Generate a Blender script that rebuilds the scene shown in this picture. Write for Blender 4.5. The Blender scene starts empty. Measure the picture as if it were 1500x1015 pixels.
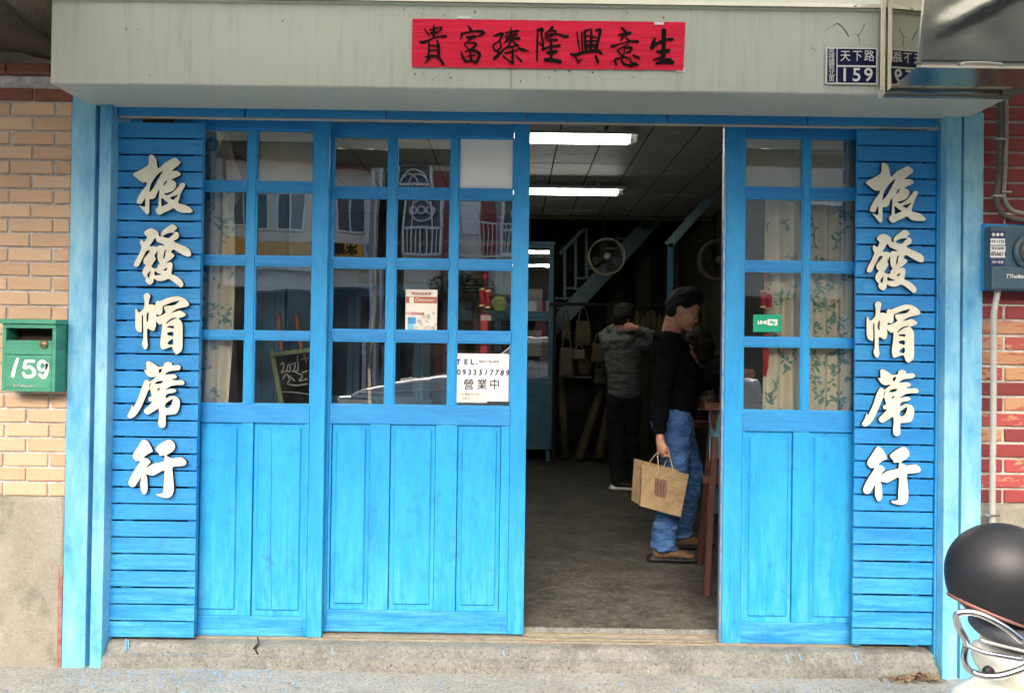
import bpy, bmesh, math, random
from mathutils import Vector, Matrix, noise
random.seed(11)
sc = bpy.context.scene
COL = sc.collection
PI = math.pi
R = math.radians

# ---------------------------------------------------------------- camera, world, sun, exposure
FPX, RHO, TH, CAMY, CAMZ = 1100.0, R(.82), R(.55), -3.515, 1.31
cam = bpy.data.cameras.new('camera')
cam.sensor_width = 36; cam.lens = FPX/1500*36; cam.clip_start = .05; cam.clip_end = 500
camo = bpy.data.objects.new('camera', cam); COL.objects.link(camo)
camo.location = (0, CAMY, CAMZ)
camo.rotation_euler = (Matrix.Rotation(PI/2+TH, 4, 'X') @ Matrix.Rotation(RHO, 4, 'Z')).to_euler()
sc.camera = camo

world = bpy.data.worlds.new('World'); sc.world = world; world.use_nodes = True
wn = world.node_tree; wn.nodes.clear()
sky = wn.nodes.new('ShaderNodeTexSky'); sky.sky_type = 'NISHITA'; sky.sun_disc = False
SUN_EL, SUN_AZ = 36, 8          # sun behind the photographer, veiled by thin cloud
sky.sun_elevation = R(SUN_EL); sky.sun_rotation = R(180+SUN_AZ)
sky.air_density = 1.0; sky.dust_density = 6.0; sky.ozone_density = .6
bg = wn.nodes.new('ShaderNodeBackground'); bg.inputs['Strength'].default_value = .15
wo = wn.nodes.new('ShaderNodeOutputWorld')
wn.links.new(sky.outputs[0], bg.inputs[0]); wn.links.new(bg.outputs[0], wo.inputs[0])
sl = bpy.data.lights.new('sun', 'SUN'); sl.energy = 1.15; sl.angle = R(50); sl.color = (1, .975, .95)
so = bpy.data.objects.new('sun', sl); COL.objects.link(so)
so.rotation_euler = (R(90-SUN_EL), 0, R(SUN_AZ)*-1); so.location = (0, -12, 14)
sc.view_settings.view_transform = 'Standard'; sc.view_settings.look = 'None'
sc.view_settings.exposure = 1.62; sc.view_settings.gamma = 1; sc.view_settings.use_curve_mapping = False
sc.render.engine = 'CYCLES'
sc.cycles.max_bounces = 8; sc.cycles.diffuse_bounces = 5; sc.cycles.glossy_bounces = 4
sc.cycles.transparent_max_bounces = 16

def P(u, v, Y):
    """world x, z of a pixel of the 1500 px photograph on the plane y = Y"""
    a = u-750; b = 507.5-v
    x = a*math.cos(RHO)-b*math.sin(RHO); z = a*math.sin(RHO)+b*math.cos(RHO)
    t = (Y-CAMY)/(FPX*math.cos(TH)-z*math.sin(TH))
    return x*t, CAMZ+(FPX*math.sin(TH)+z*math.cos(TH))*t

# ---------------------------------------------------------------- materials
def nt(name):
    m = bpy.data.materials.new(name); m.use_nodes = True
    t = m.node_tree; return m, t, t.nodes['Principled BSDF']
def N(t, kind, **kw):
    n = t.nodes.new(kind)
    for k, v in kw.items():
        if k in n.inputs.keys(): n.inputs[k].default_value = v
        else: setattr(n, k, v)
    return n
def coords(t, scale=(1, 1, 1), obj=False, rnd=False):
    if obj:
        c = t.nodes.new('ShaderNodeTexCoord').outputs['Object']
    else:
        c = t.nodes.new('ShaderNodeNewGeometry').outputs['Position']
    mp = N(t, 'ShaderNodeMapping', Scale=scale); t.links.new(c, mp.inputs[0])
    if rnd:
        oi = t.nodes.new('ShaderNodeObjectInfo')
        mm = N(t, 'ShaderNodeMath', operation='MULTIPLY'); mm.inputs[1].default_value = 37
        t.links.new(oi.outputs['Random'], mm.inputs[0])
        cb = t.nodes.new('ShaderNodeCombineXYZ')
        for i in range(3): t.links.new(mm.outputs[0], cb.inputs[i])
        t.links.new(cb.outputs[0], mp.inputs['Location'])
    return mp.outputs[0]
def noisef(t, vec, scale, detail=5, rough=.6, lo=.3, hi=.7):
    n = N(t, 'ShaderNodeTexNoise', Scale=scale, Detail=detail, Roughness=rough)
    t.links.new(vec, n.inputs['Vector'])
    mr = N(t, 'ShaderNodeMapRange'); mr.inputs[1].default_value = lo; mr.inputs[2].default_value = hi
    t.links.new(n.outputs[0], mr.inputs[0]); return mr.outputs[0]
def mix(t, fac, a, b, blend='MIX'):
    m = N(t, 'ShaderNodeMix', data_type='RGBA', blend_type=blend)
    if isinstance(fac, (int, float)): m.inputs[0].default_value = fac
    else: t.links.new(fac, m.inputs[0])
    for i, c in ((6, a), (7, b)):
        if isinstance(c, tuple): m.inputs[i].default_value = (*c[:3], 1)
        else: t.links.new(c, m.inputs[i])
    return m.outputs[2]
def mul(t, a, k):
    m = N(t, 'ShaderNodeMath', operation='MULTIPLY'); t.links.new(a, m.inputs[0])
    if isinstance(k, (int, float)): m.inputs[1].default_value = k
    else: t.links.new(k, m.inputs[1])
    return m.outputs[0]
def bump(t, p, h, strength=.3, dist=.01):
    b = N(t, 'ShaderNodeBump', Strength=strength, Distance=dist); t.links.new(h, b.inputs['Height'])
    t.links.new(b.outputs[0], p.inputs['Normal']); return b
def mat(name, c, rough=.6, metal=0, c2=None, scale=6, stretch=(1, 1, 1), bumps=.15, bscale=None, rnd=False, spec=None, dist=.01):
    """two-tone noise material"""
    m, t, p = nt(name)
    p.inputs['Roughness'].default_value = rough; p.inputs['Metallic'].default_value = metal
    if spec is not None: p.inputs['Specular IOR Level'].default_value = spec
    v = coords(t, stretch, rnd=rnd)
    if c2 is None: c2 = tuple(x*.72 for x in c)
    f = noisef(t, v, scale)
    t.links.new(mix(t, f, c2, c), p.inputs['Base Color'])
    if bumps:
        bump(t, p, noisef(t, v, bscale or scale*5, 4), bumps, dist)
    return m
def paint(name, c, stretch, faded, worn=.5, dark=(.01, .06, .2), fade_amt=.5):
    """old brushed house paint on wood: brush streaks, faded clouds, grime and chips"""
    m, t, p = nt(name)
    v = coords(t, stretch, rnd=True); w = coords(t)
    streak = noisef(t, v, 9, 6, .65, .3, .72)
    cloud = noisef(t, coords(t, tuple(max(.7, q**.5) for q in stretch)), 1.7, 8, .72, .36, .70)
    fine = noisef(t, v, 45, 4, .7, .3, .75)
    a = mix(t, mul(t, streak, .8), c, tuple(x*.62 for x in c))
    a = mix(t, mul(t, cloud, fade_amt), a, faded)
    a = mix(t, mul(t, fine, .25), a, faded)
    cl2 = noisef(t, coords(t, tuple(max(.7, q**.6) for q in stretch)), 1.1, 7, .7, .50, .72)
    a = mix(t, mul(t, cl2, .55), a, tuple(x*.62 for x in c))
    # pale dust, and brighter low light painted in, growing towards the foot
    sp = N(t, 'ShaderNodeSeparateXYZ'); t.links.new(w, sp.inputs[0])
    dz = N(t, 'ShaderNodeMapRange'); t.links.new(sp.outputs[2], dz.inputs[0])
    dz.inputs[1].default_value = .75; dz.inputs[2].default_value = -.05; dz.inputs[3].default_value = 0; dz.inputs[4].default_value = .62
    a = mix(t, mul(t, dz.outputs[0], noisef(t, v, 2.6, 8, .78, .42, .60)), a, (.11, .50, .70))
    # scuffs and dark stains
    s1 = noisef(t, w, 11, 7, .75, .56, .70)
    a = mix(t, mul(t, s1, .5*worn), a, dark)
    s2 = noisef(t, w, 34, 5, .8, .66, .72)
    a = mix(t, mul(t, s2, .8*worn), a, (.03, .06, .10))
    s3 = noisef(t, w, 24, 4, .8, .71, .75)
    a = mix(t, mul(t, s3, .8*worn), a, (.42, .56, .62))
    t.links.new(a, p.inputs['Base Color'])
    mr = N(t, 'ShaderNodeMapRange'); t.links.new(streak, mr.inputs[0]); mr.inputs[3].default_value = .38; mr.inputs[4].default_value = .6
    t.links.new(mr.outputs[0], p.inputs['Roughness'])
    b1 = bump(t, p, streak, .22, .004)
    b2 = N(t, 'ShaderNodeBump', Strength=.35, Distance=.002); t.links.new(fine, b2.inputs['Height'])
    t.links.new(b1.outputs[0], b2.inputs['Normal']); t.links.new(b2.outputs[0], p.inputs['Normal'])
    return m
BLUE, FADE = (.004, .195, .60), (.040, .44, .74)
M = {}
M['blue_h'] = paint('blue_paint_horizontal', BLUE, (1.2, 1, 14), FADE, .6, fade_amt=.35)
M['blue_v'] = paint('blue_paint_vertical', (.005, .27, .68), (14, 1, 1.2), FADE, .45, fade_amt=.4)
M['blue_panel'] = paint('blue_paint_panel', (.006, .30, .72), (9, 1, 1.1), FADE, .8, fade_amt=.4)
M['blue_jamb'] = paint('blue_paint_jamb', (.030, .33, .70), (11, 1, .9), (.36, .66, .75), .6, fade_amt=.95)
M['blue_in'] = mat('dull_blue_paint', (.10, .27, .42), .6, c2=(.06, .18, .30))
M['teal_in'] = mat('blue_green_paint', (.12, .30, .37), .55, c2=(.07, .19, .24))
M['dark_gap'] = mat('dark_wood', (.02, .018, .015), .8)
M['rail_wood'] = mat('bare_worn_wood', (.36, .31, .22), .7, c2=(.16, .13, .09), scale=20, stretch=(1, 4, 6))
M['steel_grey'] = None
def awning_mat():
    m, t, p = nt('grey_enamelled_metal')
    w = coords(t)
    f = noisef(t, w, 1.6, 4, .55); g = noisef(t, w, 30, 6, .8, .68, .74); h = noisef(t, coords(t, (8, 8, .7)), 4, 5, .7, .5, .8)
    a = mix(t, f, (.45, .485, .41), (.50, .53, .455))
    a = mix(t, mul(t, h, .5), a, (.25, .26, .22))
    a = mix(t, mul(t, g, .75), a, (.15, .10, .07))
    t.links.new(a, p.inputs['Base Color'])
    p.inputs['Roughness'].default_value = .28; p.inputs['Specular IOR Level'].default_value = .6
    bump(t, p, noisef(t, w, 2.5, 2), .10, .01)
    return m
M['awning'] = awning_mat()
M['stainless'] = mat('stainless_steel', (.62, .60, .52), .20, 1, c2=(.52, .50, .42), scale=3, bumps=.05, bscale=2.2, dist=.02)
M['mirror'] = mat('polished_stainless', (.50, .49, .42), .05, 1, c2=(.46, .45, .38), scale=3, bumps=0)
M['cut_face'] = mat('cream_white_paint', (.72, .71, .60), .55, c2=(.60, .585, .46), scale=13, bumps=.25)
M['cut_edge'] = mat('black_edge', (.012, .012, .012), .6)
def concrete(name, c, c2, stain=.5, dist=.01, sc_=3.0, speck=1):
    m, t, p = nt(name)
    w = coords(t)
    a = mix(t, noisef(t, w, sc_, 7, .65), c2, c)
    a = mix(t, mul(t, noisef(t, w, 60, 6, .8, .45, .75), .85 if speck else .25), a, tuple(x*.25 for x in c))
    if speck: a = mix(t, noisef(t, w, 95, 3, .6, .62, .66), a, tuple(x*.22 for x in c))
    else: a = mix(t, mul(t, noisef(t, coords(t, (1.6, 1, .8)), 1.9, 8, .75, .50, .62), .8), a, (.15, .14, .115))
    a = mix(t, mul(t, noisef(t, w, sc_*.6, 6, .7, .52, .75), stain), a, tuple(x*.3 for x in c2))
    a = mix(t, mul(t, noisef(t, w, 42, 4, .8, .56, .68), .45 if speck else 0), a, (.13, .125, .11))
    a = mix(t, mul(t, noisef(t, w, 110, 3, .7, .60, .75), .6), a, tuple(min(1, x*1.7) for x in c))
    t.links.new(a, p.inputs['Base Color']); p.inputs['Roughness'].default_value = .88
    b1 = bump(t, p, noisef(t, w, sc_*5, 8, .75), .6, dist)
    b2 = N(t, 'ShaderNodeBump', Strength=.5, Distance=.003); t.links.new(noisef(t, w, 140, 3, .7), b2.inputs['Height'])
    t.links.new(b1.outputs[0], b2.inputs['Normal']); t.links.new(b2.outputs[0], p.inputs['Normal'])
    return m
M['pavement'] = concrete('pavement_concrete', (.44, .44, .40), (.27, .27, .245), .45)
M['curb'] = concrete('threshold_concrete', (.38, .38, .345), (.20, .20, .18), .6, sc_=7)
M['plinth'] = concrete('plinth_render', (.38, .355, .295), (.27, .25, .205), .45, .012, speck=0)
def floor_mat():
    m, t, p = nt('worn_cement_floor')
    w = coords(t); s = coords(t, (1, 1.15, 1))
    a = mix(t, noisef(t, s, 4, 9, .8, .40, .62), (.040, .038, .030), (.14, .135, .115))
    a = mix(t, noisef(t, s, 22, 6, .8, .50, .70), a, (.20, .19, .16))
    a = mix(t, mul(t, noisef(t, w, 2.1, 6, .7, .50, .66), .75), a, (.030, .027, .022))
    t.links.new(a, p.inputs['Base Color'])
    p.inputs['Roughness'].default_value = .55
    bump(t, p, noisef(t, w, 30, 6, .75), .5, .004)
    return m
M['floor'] = floor_mat()
M['asphalt'] = concrete('asphalt', (.20, .20, .19), (.13, .13, .125), .3)
def brick_mat(name, cols, mottling, rough=.8, flake=None):
    m, t, p = nt(name)
    oi = t.nodes.new('ShaderNodeObjectInfo')
    cr = t.nodes.new('ShaderNodeValToRGB'); cr.color_ramp.interpolation = 'LINEAR'
    els = cr.color_ramp.elements
    while len(els) < len(cols): els.new(.5)
    for i, c in enumerate(cols):
        els[i].position = i/(len(cols)-1); els[i].color = (*c, 1)
    t.links.new(oi.outputs['Random'], cr.inputs[0])
    w = coords(t); st = coords(t, (1, 1, 4))
    a = mix(t, mul(t, noisef(t, st, 14, 6, .7), .55), cr.outputs[0], mottling)
    a = mix(t, mul(t, noisef(t, w, 55, 5, .8, .6, .72), .5), a, tuple(x*.3 for x in mottling))
    if flake: a = mix(t, noisef(t, st, 9, 5, .7, .54, .57), a, flake)
    t.links.new(a, p.inputs['Base Color']); p.inputs['Roughness'].default_value = rough
    bump(t, p, noisef(t, w, 70, 6, .8), .5, .003)
    return m
M['brick_tan'] = brick_mat('tan_brick', [(.52, .33, .20), (.60, .40, .26), (.47, .28, .17), (.60, .43, .30), (.52, .31, .18)], (.62, .44, .29))
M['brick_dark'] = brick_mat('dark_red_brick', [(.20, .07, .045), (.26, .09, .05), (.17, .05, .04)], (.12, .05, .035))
M['brick_red'] = brick_mat('red_brick', [(.26, .035, .04), (.33, .05, .05), (.20, .03, .035)], (.18, .04, .035))
M['brick_mix'] = brick_mat('red_painted_tan_brick', [(.40, .09, .07), (.42, .06, .07), (.36, .05, .06)], (.30, .08, .06), flake=(.46, .27, .14))
M['brick_buff'] = brick_mat('buff_brick', [(.46, .25, .13), (.50, .29, .15), (.42, .20, .11)], (.42, .20, .11), flake=(.40, .12, .08))
M['mortar'] = mat('pale_mortar', (.66, .65, .63), .95, c2=(.38, .36, .33), scale=25, bumps=.5, bscale=90)
M['mortar_white'] = mat('white_mortar', (.68, .66, .60), .95, c2=(.34, .31, .27), scale=9, bumps=.5, bscale=90)
M['green_paint'] = paint('faded_green_paint', (.018, .24, .15), (1, 1, 8), (.10, .38, .25), .9, (.02, .10, .07), .7)
M['mail_dark'] = mat('mailbox_inside', (.05, .03, .02), .8)
M['white_paint'] = mat('white_paint', (.80, .80, .76), .5, c2=(.70, .70, .66))
M['brass'] = mat('dull_brass', (.35, .27, .14), .35, .9)
M['black'] = mat('black_plastic', (.02, .02, .02), .45)
M['chrome'] = mat('chrome', (.78, .78, .80), .07, 1, bumps=0)
M['pipe'] = mat('grey_conduit', (.30, .29, .26), .5, c2=(.18, .17, .15), scale=14)
M['pipe_dark'] = mat('dark_cable', (.12, .11, .085), .6, c2=(.06, .055, .045), scale=20)
M['meter'] = paint('slate_blue_enamel', (.03, .08, .125), (1, 1, 1), (.07, .13, .17), .5, (.015, .03, .04), .6)
M['meter_glass'] = mat('smoked_meter_glass', (.10, .095, .08), .08, bumps=0)
M['navy'] = mat('navy_enamel', (.004, .007, .060), .45, c2=(.003, .005, .045), bumps=.03, spec=.15)
M['tape'] = mat('tin_sheet', (.6, .6, .55), .4, .4)
def helmet_mat():
    m, t, p = nt('matte_black_helmet')
    w = coords(t)
    a = mix(t, noisef(t, w, 60, 6, .8, .66, .74), (.011, .012, .015), (.14, .14, .15))
    t.links.new(a, p.inputs['Base Color']); p.inputs['Roughness'].default_value = .5
    bump(t, p, noisef(t, w, 200, 3), .06, .001)
    return m
M['helmet'] = helmet_mat()
M['trim_brown'] = mat('brown_rubber_trim', (.27, .12, .095), .55)
M['scooter'] = mat('cream_scooter_paint', (.80, .78, .68), .18, c2=(.77, .75, .65), bumps=0, scale=2)
M['seat'] = mat('grey_vinyl', (.10, .105, .115), .5, bumps=.3, bscale=200)
def glass_mat():
    m, t, p = nt('window_glass')
    t.nodes.remove(p)
    tr = N(t, 'ShaderNodeBsdfTransparent'); tr.inputs[0].default_value = (.96, .97, .965, 1)
    gl = N(t, 'ShaderNodeBsdfGlossy', Roughness=.0); gl.inputs[0].default_value = (1, 1, 1, 1)
    fr = N(t, 'ShaderNodeFresnel', IOR=1.52)
    ad = N(t, 'ShaderNodeMath', operation='MULTIPLY_ADD'); ad.inputs[1].default_value = 1.3; ad.inputs[2].default_value = .125
    t.links.new(fr.outputs[0], ad.inputs[0])
    w = coords(t, (1.0, 1, .6), rnd=True)
    nn = N(t, 'ShaderNodeTexNoise', Scale=3.2, Detail=1.5, Roughness=.5); t.links.new(w, nn.inputs['Vector'])
    b = N(t, 'ShaderNodeBump', Strength=.10, Distance=.012); t.links.new(nn.outputs[0], b.inputs['Height'])
    t.links.new(b.outputs[0], gl.inputs['Normal'])
    # a film of dust
    df = N(t, 'ShaderNodeBsdfDiffuse'); df.inputs[0].default_value = (.5, .5, .46, 1)
    ms = N(t, 'ShaderNodeMixShader'); t.links.new(ad.outputs[0], ms.inputs[0]); t.links.new(tr.outputs[0], ms.inputs[1]); t.links.new(gl.outputs[0], ms.inputs[2])
    m2 = N(t, 'ShaderNodeMixShader'); t.links.new(mul(t, noisef(t, coords(t), 5, 6, .7, .4, .8), .025), m2.inputs[0])
    t.links.new(ms.outputs[0], m2.inputs[1]); t.links.new(df.outputs[0], m2.inputs[2])
    t.links.new(m2.outputs[0], t.nodes['Material Output'].inputs[0])
    return m
M['glass'] = glass_mat()
def frosted():
    m, t, p = nt('bright_film_glass')
    p.inputs['Base Color'].default_value = (.80, .82, .80, 1); p.inputs['Roughness'].default_value = .06
    p.inputs['Specular IOR Level'].default_value = 1.0
    return m
M['film'] = frosted()
def weave(name, c, c2):
    m, t, p = nt(name)
    w = coords(t)
    wv = N(t, 'ShaderNodeTexWave', wave_type='BANDS', bands_direction='Z', Scale=75, Distortion=1.5); t.links.new(w, wv.inputs[0])
    wx = N(t, 'ShaderNodeTexWave', wave_type='BANDS', bands_direction='X', Scale=75, Distortion=1.5); t.links.new(w, wx.inputs[0])
    a = mix(t, noisef(t, w, 7, 5), c, c2)
    a = mix(t, mul(t, wv.outputs[1], .35), a, tuple(x*.5 for x in c))
    a = mix(t, mul(t, wx.outputs[1], .35), a, tuple(min(1, x*1.35) for x in c))
    t.links.new(a, p.inputs['Base Color']); p.inputs['Roughness'].default_value = .9
    bump(t, p, wv.outputs[1], .4, .002)
    return m
M['cloth_weave'] = weave('woven_tan_cloth', (.80, .76, .64), (.66, .62, .50))
M['curtain'] = mat('cream_curtain', (.74, .69, .56), .9, c2=(.62, .57, .44), scale=5, stretch=(3, 1, .6), bumps=.25, bscale=50)
M['curtain_leaf'] = mat('teal_leaf_print', (.10, .27, .24), .9, c2=(.20, .36, .31), scale=20, bumps=0)
M['paper'] = mat('paper', (.72, .70, .62), .7, c2=(.66, .64, .56), bumps=.05)
M['paper_white'] = mat('white_card', (.78, .79, .77), .4, c2=(.72, .73, .72), bumps=.04)
M['ink'] = mat('black_ink', (.006, .007, .006), .75, bumps=0, spec=.12)
M['ink_grey'] = mat('grey_ink', (.22, .22, .22), .7, bumps=0)
M['ink_red'] = mat('brick_red_ink', (.42, .10, .075), .7, bumps=0)
M['ink_blue'] = mat('blue_ink', (.05, .28, .62), .7, bumps=0)
M['ink_navy'] = mat('navy_ink', (.02, .03, .13), .7, bumps=0)
def red_paper():
    m, t, p = nt('glossy_red_paper')
    s = coords(t, (.7, 1, 9)); w = coords(t)
    a = mix(t, noisef(t, s, 5, 5, .6), (.66, .001, .026), (.84, .004, .062))
    t.links.new(a, p.inputs['Base Color']); p.inputs['Roughness'].default_value = .45; p.inputs['Specular IOR Level'].default_value = .2
    p.inputs['Coat Weight'].default_value = .12; p.inputs['Coat Roughness'].default_value = .12
    bump(t, p, noisef(t, s, 7, 5, .6), .6, .004)
    return m
M['red_paper'] = red_paper()
M['red_silk'] = mat('red_tassel', (.62, .015, .015), .6, bumps=0)
M['red_roll'] = mat('crimson_paper_roll', (.50, .01, .05), .35, bumps=0)
M['gold'] = mat('gold_paper', (.70, .52, .25), .4, bumps=0)
M['green_card'] = mat('green_card', (.005, .36, .20), .35, bumps=0)
M['olive'] = mat('olive_sticker', (.26, .32, .10), .6, bumps=0)
M['skin'] = mat('skin', (.78, .40, .27), .5, c2=(.66, .32, .21), scale=30, bumps=.1)
M['hair'] = mat('black_hair', (.008, .007, .006), .55, stretch=(1, 1, .3), scale=60, bumps=.8, bscale=120)
M['hair_brown'] = mat('dark_brown_hair', (.025, .015, .010), .6, bumps=.8, bscale=120)
M['sweater'] = mat('black_knit', (.006, .0065, .008), .95, bumps=.5, bscale=70, spec=.1)
M['hoodie'] = mat('grey_marl_fleece', (.17, .19, .175), .95, c2=(.12, .135, .125), scale=9, bumps=.6, bscale=40)
M['trousers'] = mat('black_trousers', (.010, .010, .012), .9)
def denim():
    m, t, p = nt('blue_denim')
    w = coords(t); s = coords(t, (1, 1, 2.2))
    a = mix(t, noisef(t, s, 7, 5, .6, .35, .7), (.035, .11, .33), (.13, .29, .58))
    a = mix(t, mul(t, noisef(t, coords(t, (1, 1, 3.5)), 26, 4, .6), .5), a, (.05, .15, .40))
    t.links.new(a, p.inputs['Base Color']); p.inputs['Roughness'].default_value = .9
    b1 = bump(t, p, noisef(t, s, 12, 3, .5), .9, .02)
    return m
M['denim'] = denim()
M['leather'] = mat('tan_leather', (.20, .115, .06), .6, bumps=.3)
M['rubber'] = mat('black_rubber', (.012, .012, .012), .6)
M['kraft'] = mat('kraft_paper', (.46, .33, .18), .8, c2=(.40, .28, .15), scale=14, bumps=.5, bscale=9, dist=.03)
M['purple_ink'] = mat('purple_ink', (.15, .035, .09), .8, bumps=0)
M['twine'] = mat('paper_twine', (.62, .52, .36), .8)
M['red_wood'] = mat('red_brown_wood', (.12, .045, .030), .5, c2=(.07, .028, .02), stretch=(4, 4, 1))
M['orange_wood'] = mat('orange_wood', (.42, .13, .035), .5, stretch=(4, 4, 1))
M['lime_wood'] = mat('pale_green_paint', (.30, .40, .18), .6)
M['chalkboard'] = mat('chalkboard', (.022, .026, .024), .8, c2=(.05, .055, .05), scale=5)
M['chalk'] = mat('chalk', (.45, .46, .44), .9, bumps=0)
M['straw'] = mat('straw', (.20, .145, .065), .8, c2=(.11, .075, .035), scale=40, stretch=(1, 1, 4), bumps=.6)
M['mat_roll'] = mat('rush_mat', (.20, .16, .075), .7, c2=(.08, .062, .03), scale=14, stretch=(3, 3, 1), bumps=.6)
M['canvas'] = mat('beige_canvas', (.17, .155, .11), .9, c2=(.11, .10, .07))
M['pink_cloth'] = mat('pink_print_cloth', (.45, .28, .30), .9, c2=(.5, .45, .42), scale=40)
M['purple_cloth'] = mat('purple_cloth', (.10, .05, .20), .9)
M['plaster_dark'] = mat('old_olive_plaster', (.12, .115, .07), .95, c2=(.07, .068, .042), scale=3)
M['plaster_lo'] = mat('grey_dado_plaster', (.17, .17, .14), .9, c2=(.11, .11, .09), scale=3)
M['ceil'] = mat('grey_ceiling_board', (.58, .59, .54), .5, c2=(.44, .45, .40), scale=5, stretch=(1, 4, 1), bumps=.2, bscale=9, rnd=True)
M['batten'] = mat('dark_ceiling_joint', (.05, .05, .045), .8)
M['lamp_body'] = mat('white_enamel_reflector', (.78, .78, .76), .4, bumps=0)
def emit(name, c, s):
    m, t, p = nt(name); p.inputs['Base Color'].default_value = (.8, .8, .8, 1)
    p.inputs['Emission Color'].default_value = (*c, 1); p.inputs['Emission Strength'].default_value = s; return m
M['tube'] = emit('lit_fluorescent_tube', (1, .98, .90), 5.5)
M['clear_tint'] = M['glass']
M['flake'] = mat('blue_paint_flake', (.10, .34, .70), .6, c2=(.25, .48, .70), scale=80, bumps=0)
M['leaf_dry'] = mat('dry_leaf', (.26, .18, .11), .8, c2=(.13, .085, .05), scale=60)

# ---------------------------------------------------------------- object helpers
def wl(o):
    v = Vector((0, 0, 0))
    while o is not None: v += o.location; o = o.parent
    return v
def tag(o, label=None, cat=None, group=None, kind=None):
    if label: o['label'] = label
    if cat: o['category'] = cat
    if group: o['group'] = group
    if kind: o['kind'] = kind
    return o
def thing(name, label, cat, loc=(0, 0, 0), group=None):
    o = bpy.data.objects.new(name, None); COL.objects.link(o); o.location = loc
    o.empty_display_size = .1
    return tag(o, label, cat, group)
def put(name, bm, m, parent=None, smooth=False, recentre=True):
    """link a bmesh given in world coordinates as one object with its origin at its middle"""
    me = bpy.data.meshes.new(name)
    bmesh.ops.recalc_face_normals(bm, faces=bm.faces[:])
    bm.to_mesh(me); bm.free()
    return putmesh(name, me, m, parent, smooth, recentre)
def putmesh(name, me, m, parent=None, smooth=False, recentre=True):
    for mm in (m if isinstance(m, (list, tuple)) else [m]): me.materials.append(mm)
    o = bpy.data.objects.new(name, me); COL.objects.link(o)
    c = Vector((0, 0, 0))
    if recentre and len(me.vertices):
        lo = [min(v.co[i] for v in me.vertices) for i in range(3)]; hi = [max(v.co[i] for v in me.vertices) for i in range(3)]
        c = Vector([(a+b)/2 for a, b in zip(lo, hi)]); me.transform(Matrix.Translation(-c))
    if parent is not None:
        o.parent = parent; o.location = c-wl(parent)
    else: o.location = c
    if smooth:
        for p in me.polygons: p.use_smooth = True
    return o
def inst(src, loc, parent=None, name=None, rot=None):
    """another object on the same mesh, at a world location"""
    o = src.copy(); COL.objects.link(o)
    if name: o.name = name
    o.parent = parent if parent is not None else src.parent
    o.location = Vector(loc)-(wl(o.parent) if o.parent else Vector((0, 0, 0)))
    if rot: o.rotation_euler = rot
    return o
def box(x0, x1, y0, y1, z0, z1, bev=0, bm=None, seg=2):
    bm2 = bmesh.new()
    vs = [bm2.verts.new((x, y, z)) for x in (x0, x1) for y in (y0, y1) for z in (z0, z1)]
    for f in ((0, 1, 3, 2), (4, 6, 7, 5), (0, 4, 5, 1), (2, 3, 7, 6), (0, 2, 6, 4), (1, 5, 7, 3)):
        bm2.faces.new([vs[i] for i in f])
    bmesh.ops.recalc_face_normals(bm2, faces=bm2.faces[:])
    if bev: bmesh.ops.bevel(bm2, geom=bm2.edges[:], offset=bev, segments=seg, affect='EDGES', profile=.6)
    if bm is None: return bm2
    return merge(bm, bm2)
def merge(bm, b2, mtx=None):
    mp = {}
    for v in b2.verts: mp[v.index if False else v] = bm.verts.new(mtx @ v.co if mtx else v.co)
    for f in b2.faces:
        try:
            nf = bm.faces.new([mp[v] for v in f.verts]); nf.material_index = f.material_index; nf.smooth = f.smooth
        except ValueError: pass
    b2.free(); return bm
def bpart(name, x0, x1, y0, y1, z0, z1, m, parent=None, bev=.002):
    return put(name, box(x0, x1, y0, y1, z0, z1, bev), m, parent)
def beam(bm, a, b, w, h, up=(0, 0, 1)):
    """bar of section w x h from a to b"""
    a, b = Vector(a), Vector(b); d = (b-a).normalized(); up = Vector(up)
    s = d.cross(up)
    if s.length < 1e-4: s = d.cross(Vector((0, 1, 0)))
    s.normalize(); n = s.cross(d).normalized()
    r = []
    for p in (a, b):
        r.append([bm.verts.new(p+s*i*w/2+n*j*h/2) for i, j in ((-1, -1), (1, -1), (1, 1), (-1, 1))])
    for i in range(4): bm.faces.new((r[0][i], r[0][(i+1) % 4], r[1][(i+1) % 4], r[1][i]))
    bm.faces.new(r[0][::-1]); bm.faces.new(r[1]); return bm
def tube(bm, pts, r, seg=10, closed=False, caps=True):
    pts = [Vector(p) for p in pts]; n = len(pts); rings = []
    rr = r if isinstance(r, (list, tuple)) else [r]*n
    prev = None
    for i, p in enumerate(pts):
        if closed: d = pts[(i+1) % n]-pts[i-1]
        else: d = pts[min(i+1, n-1)]-pts[max(i-1, 0)]
        d.normalize()
        if prev is None:
            s = d.cross(Vector((0, 0, 1)))
            if s.length < .1: s = d.cross(Vector((0, 1, 0)))
        else: s = prev-d*prev.dot(d)
        s.normalize(); prev = s; t = d.cross(s)
        rings.append([bm.verts.new(p+(s*math.cos(2*PI*k/seg)+t*math.sin(2*PI*k/seg))*rr[i]) for k in range(seg)])
    for i in range(n if closed else n-1):
        A, B = rings[i], rings[(i+1) % n]
        for k in range(seg):
            f = bm.faces.new((A[k], A[(k+1) % seg], B[(k+1) % seg], B[k])); f.smooth = True
    if caps and not closed:
        bm.faces.new(rings[0][::-1]); bm.faces.new(rings[-1])
    return bm
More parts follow.
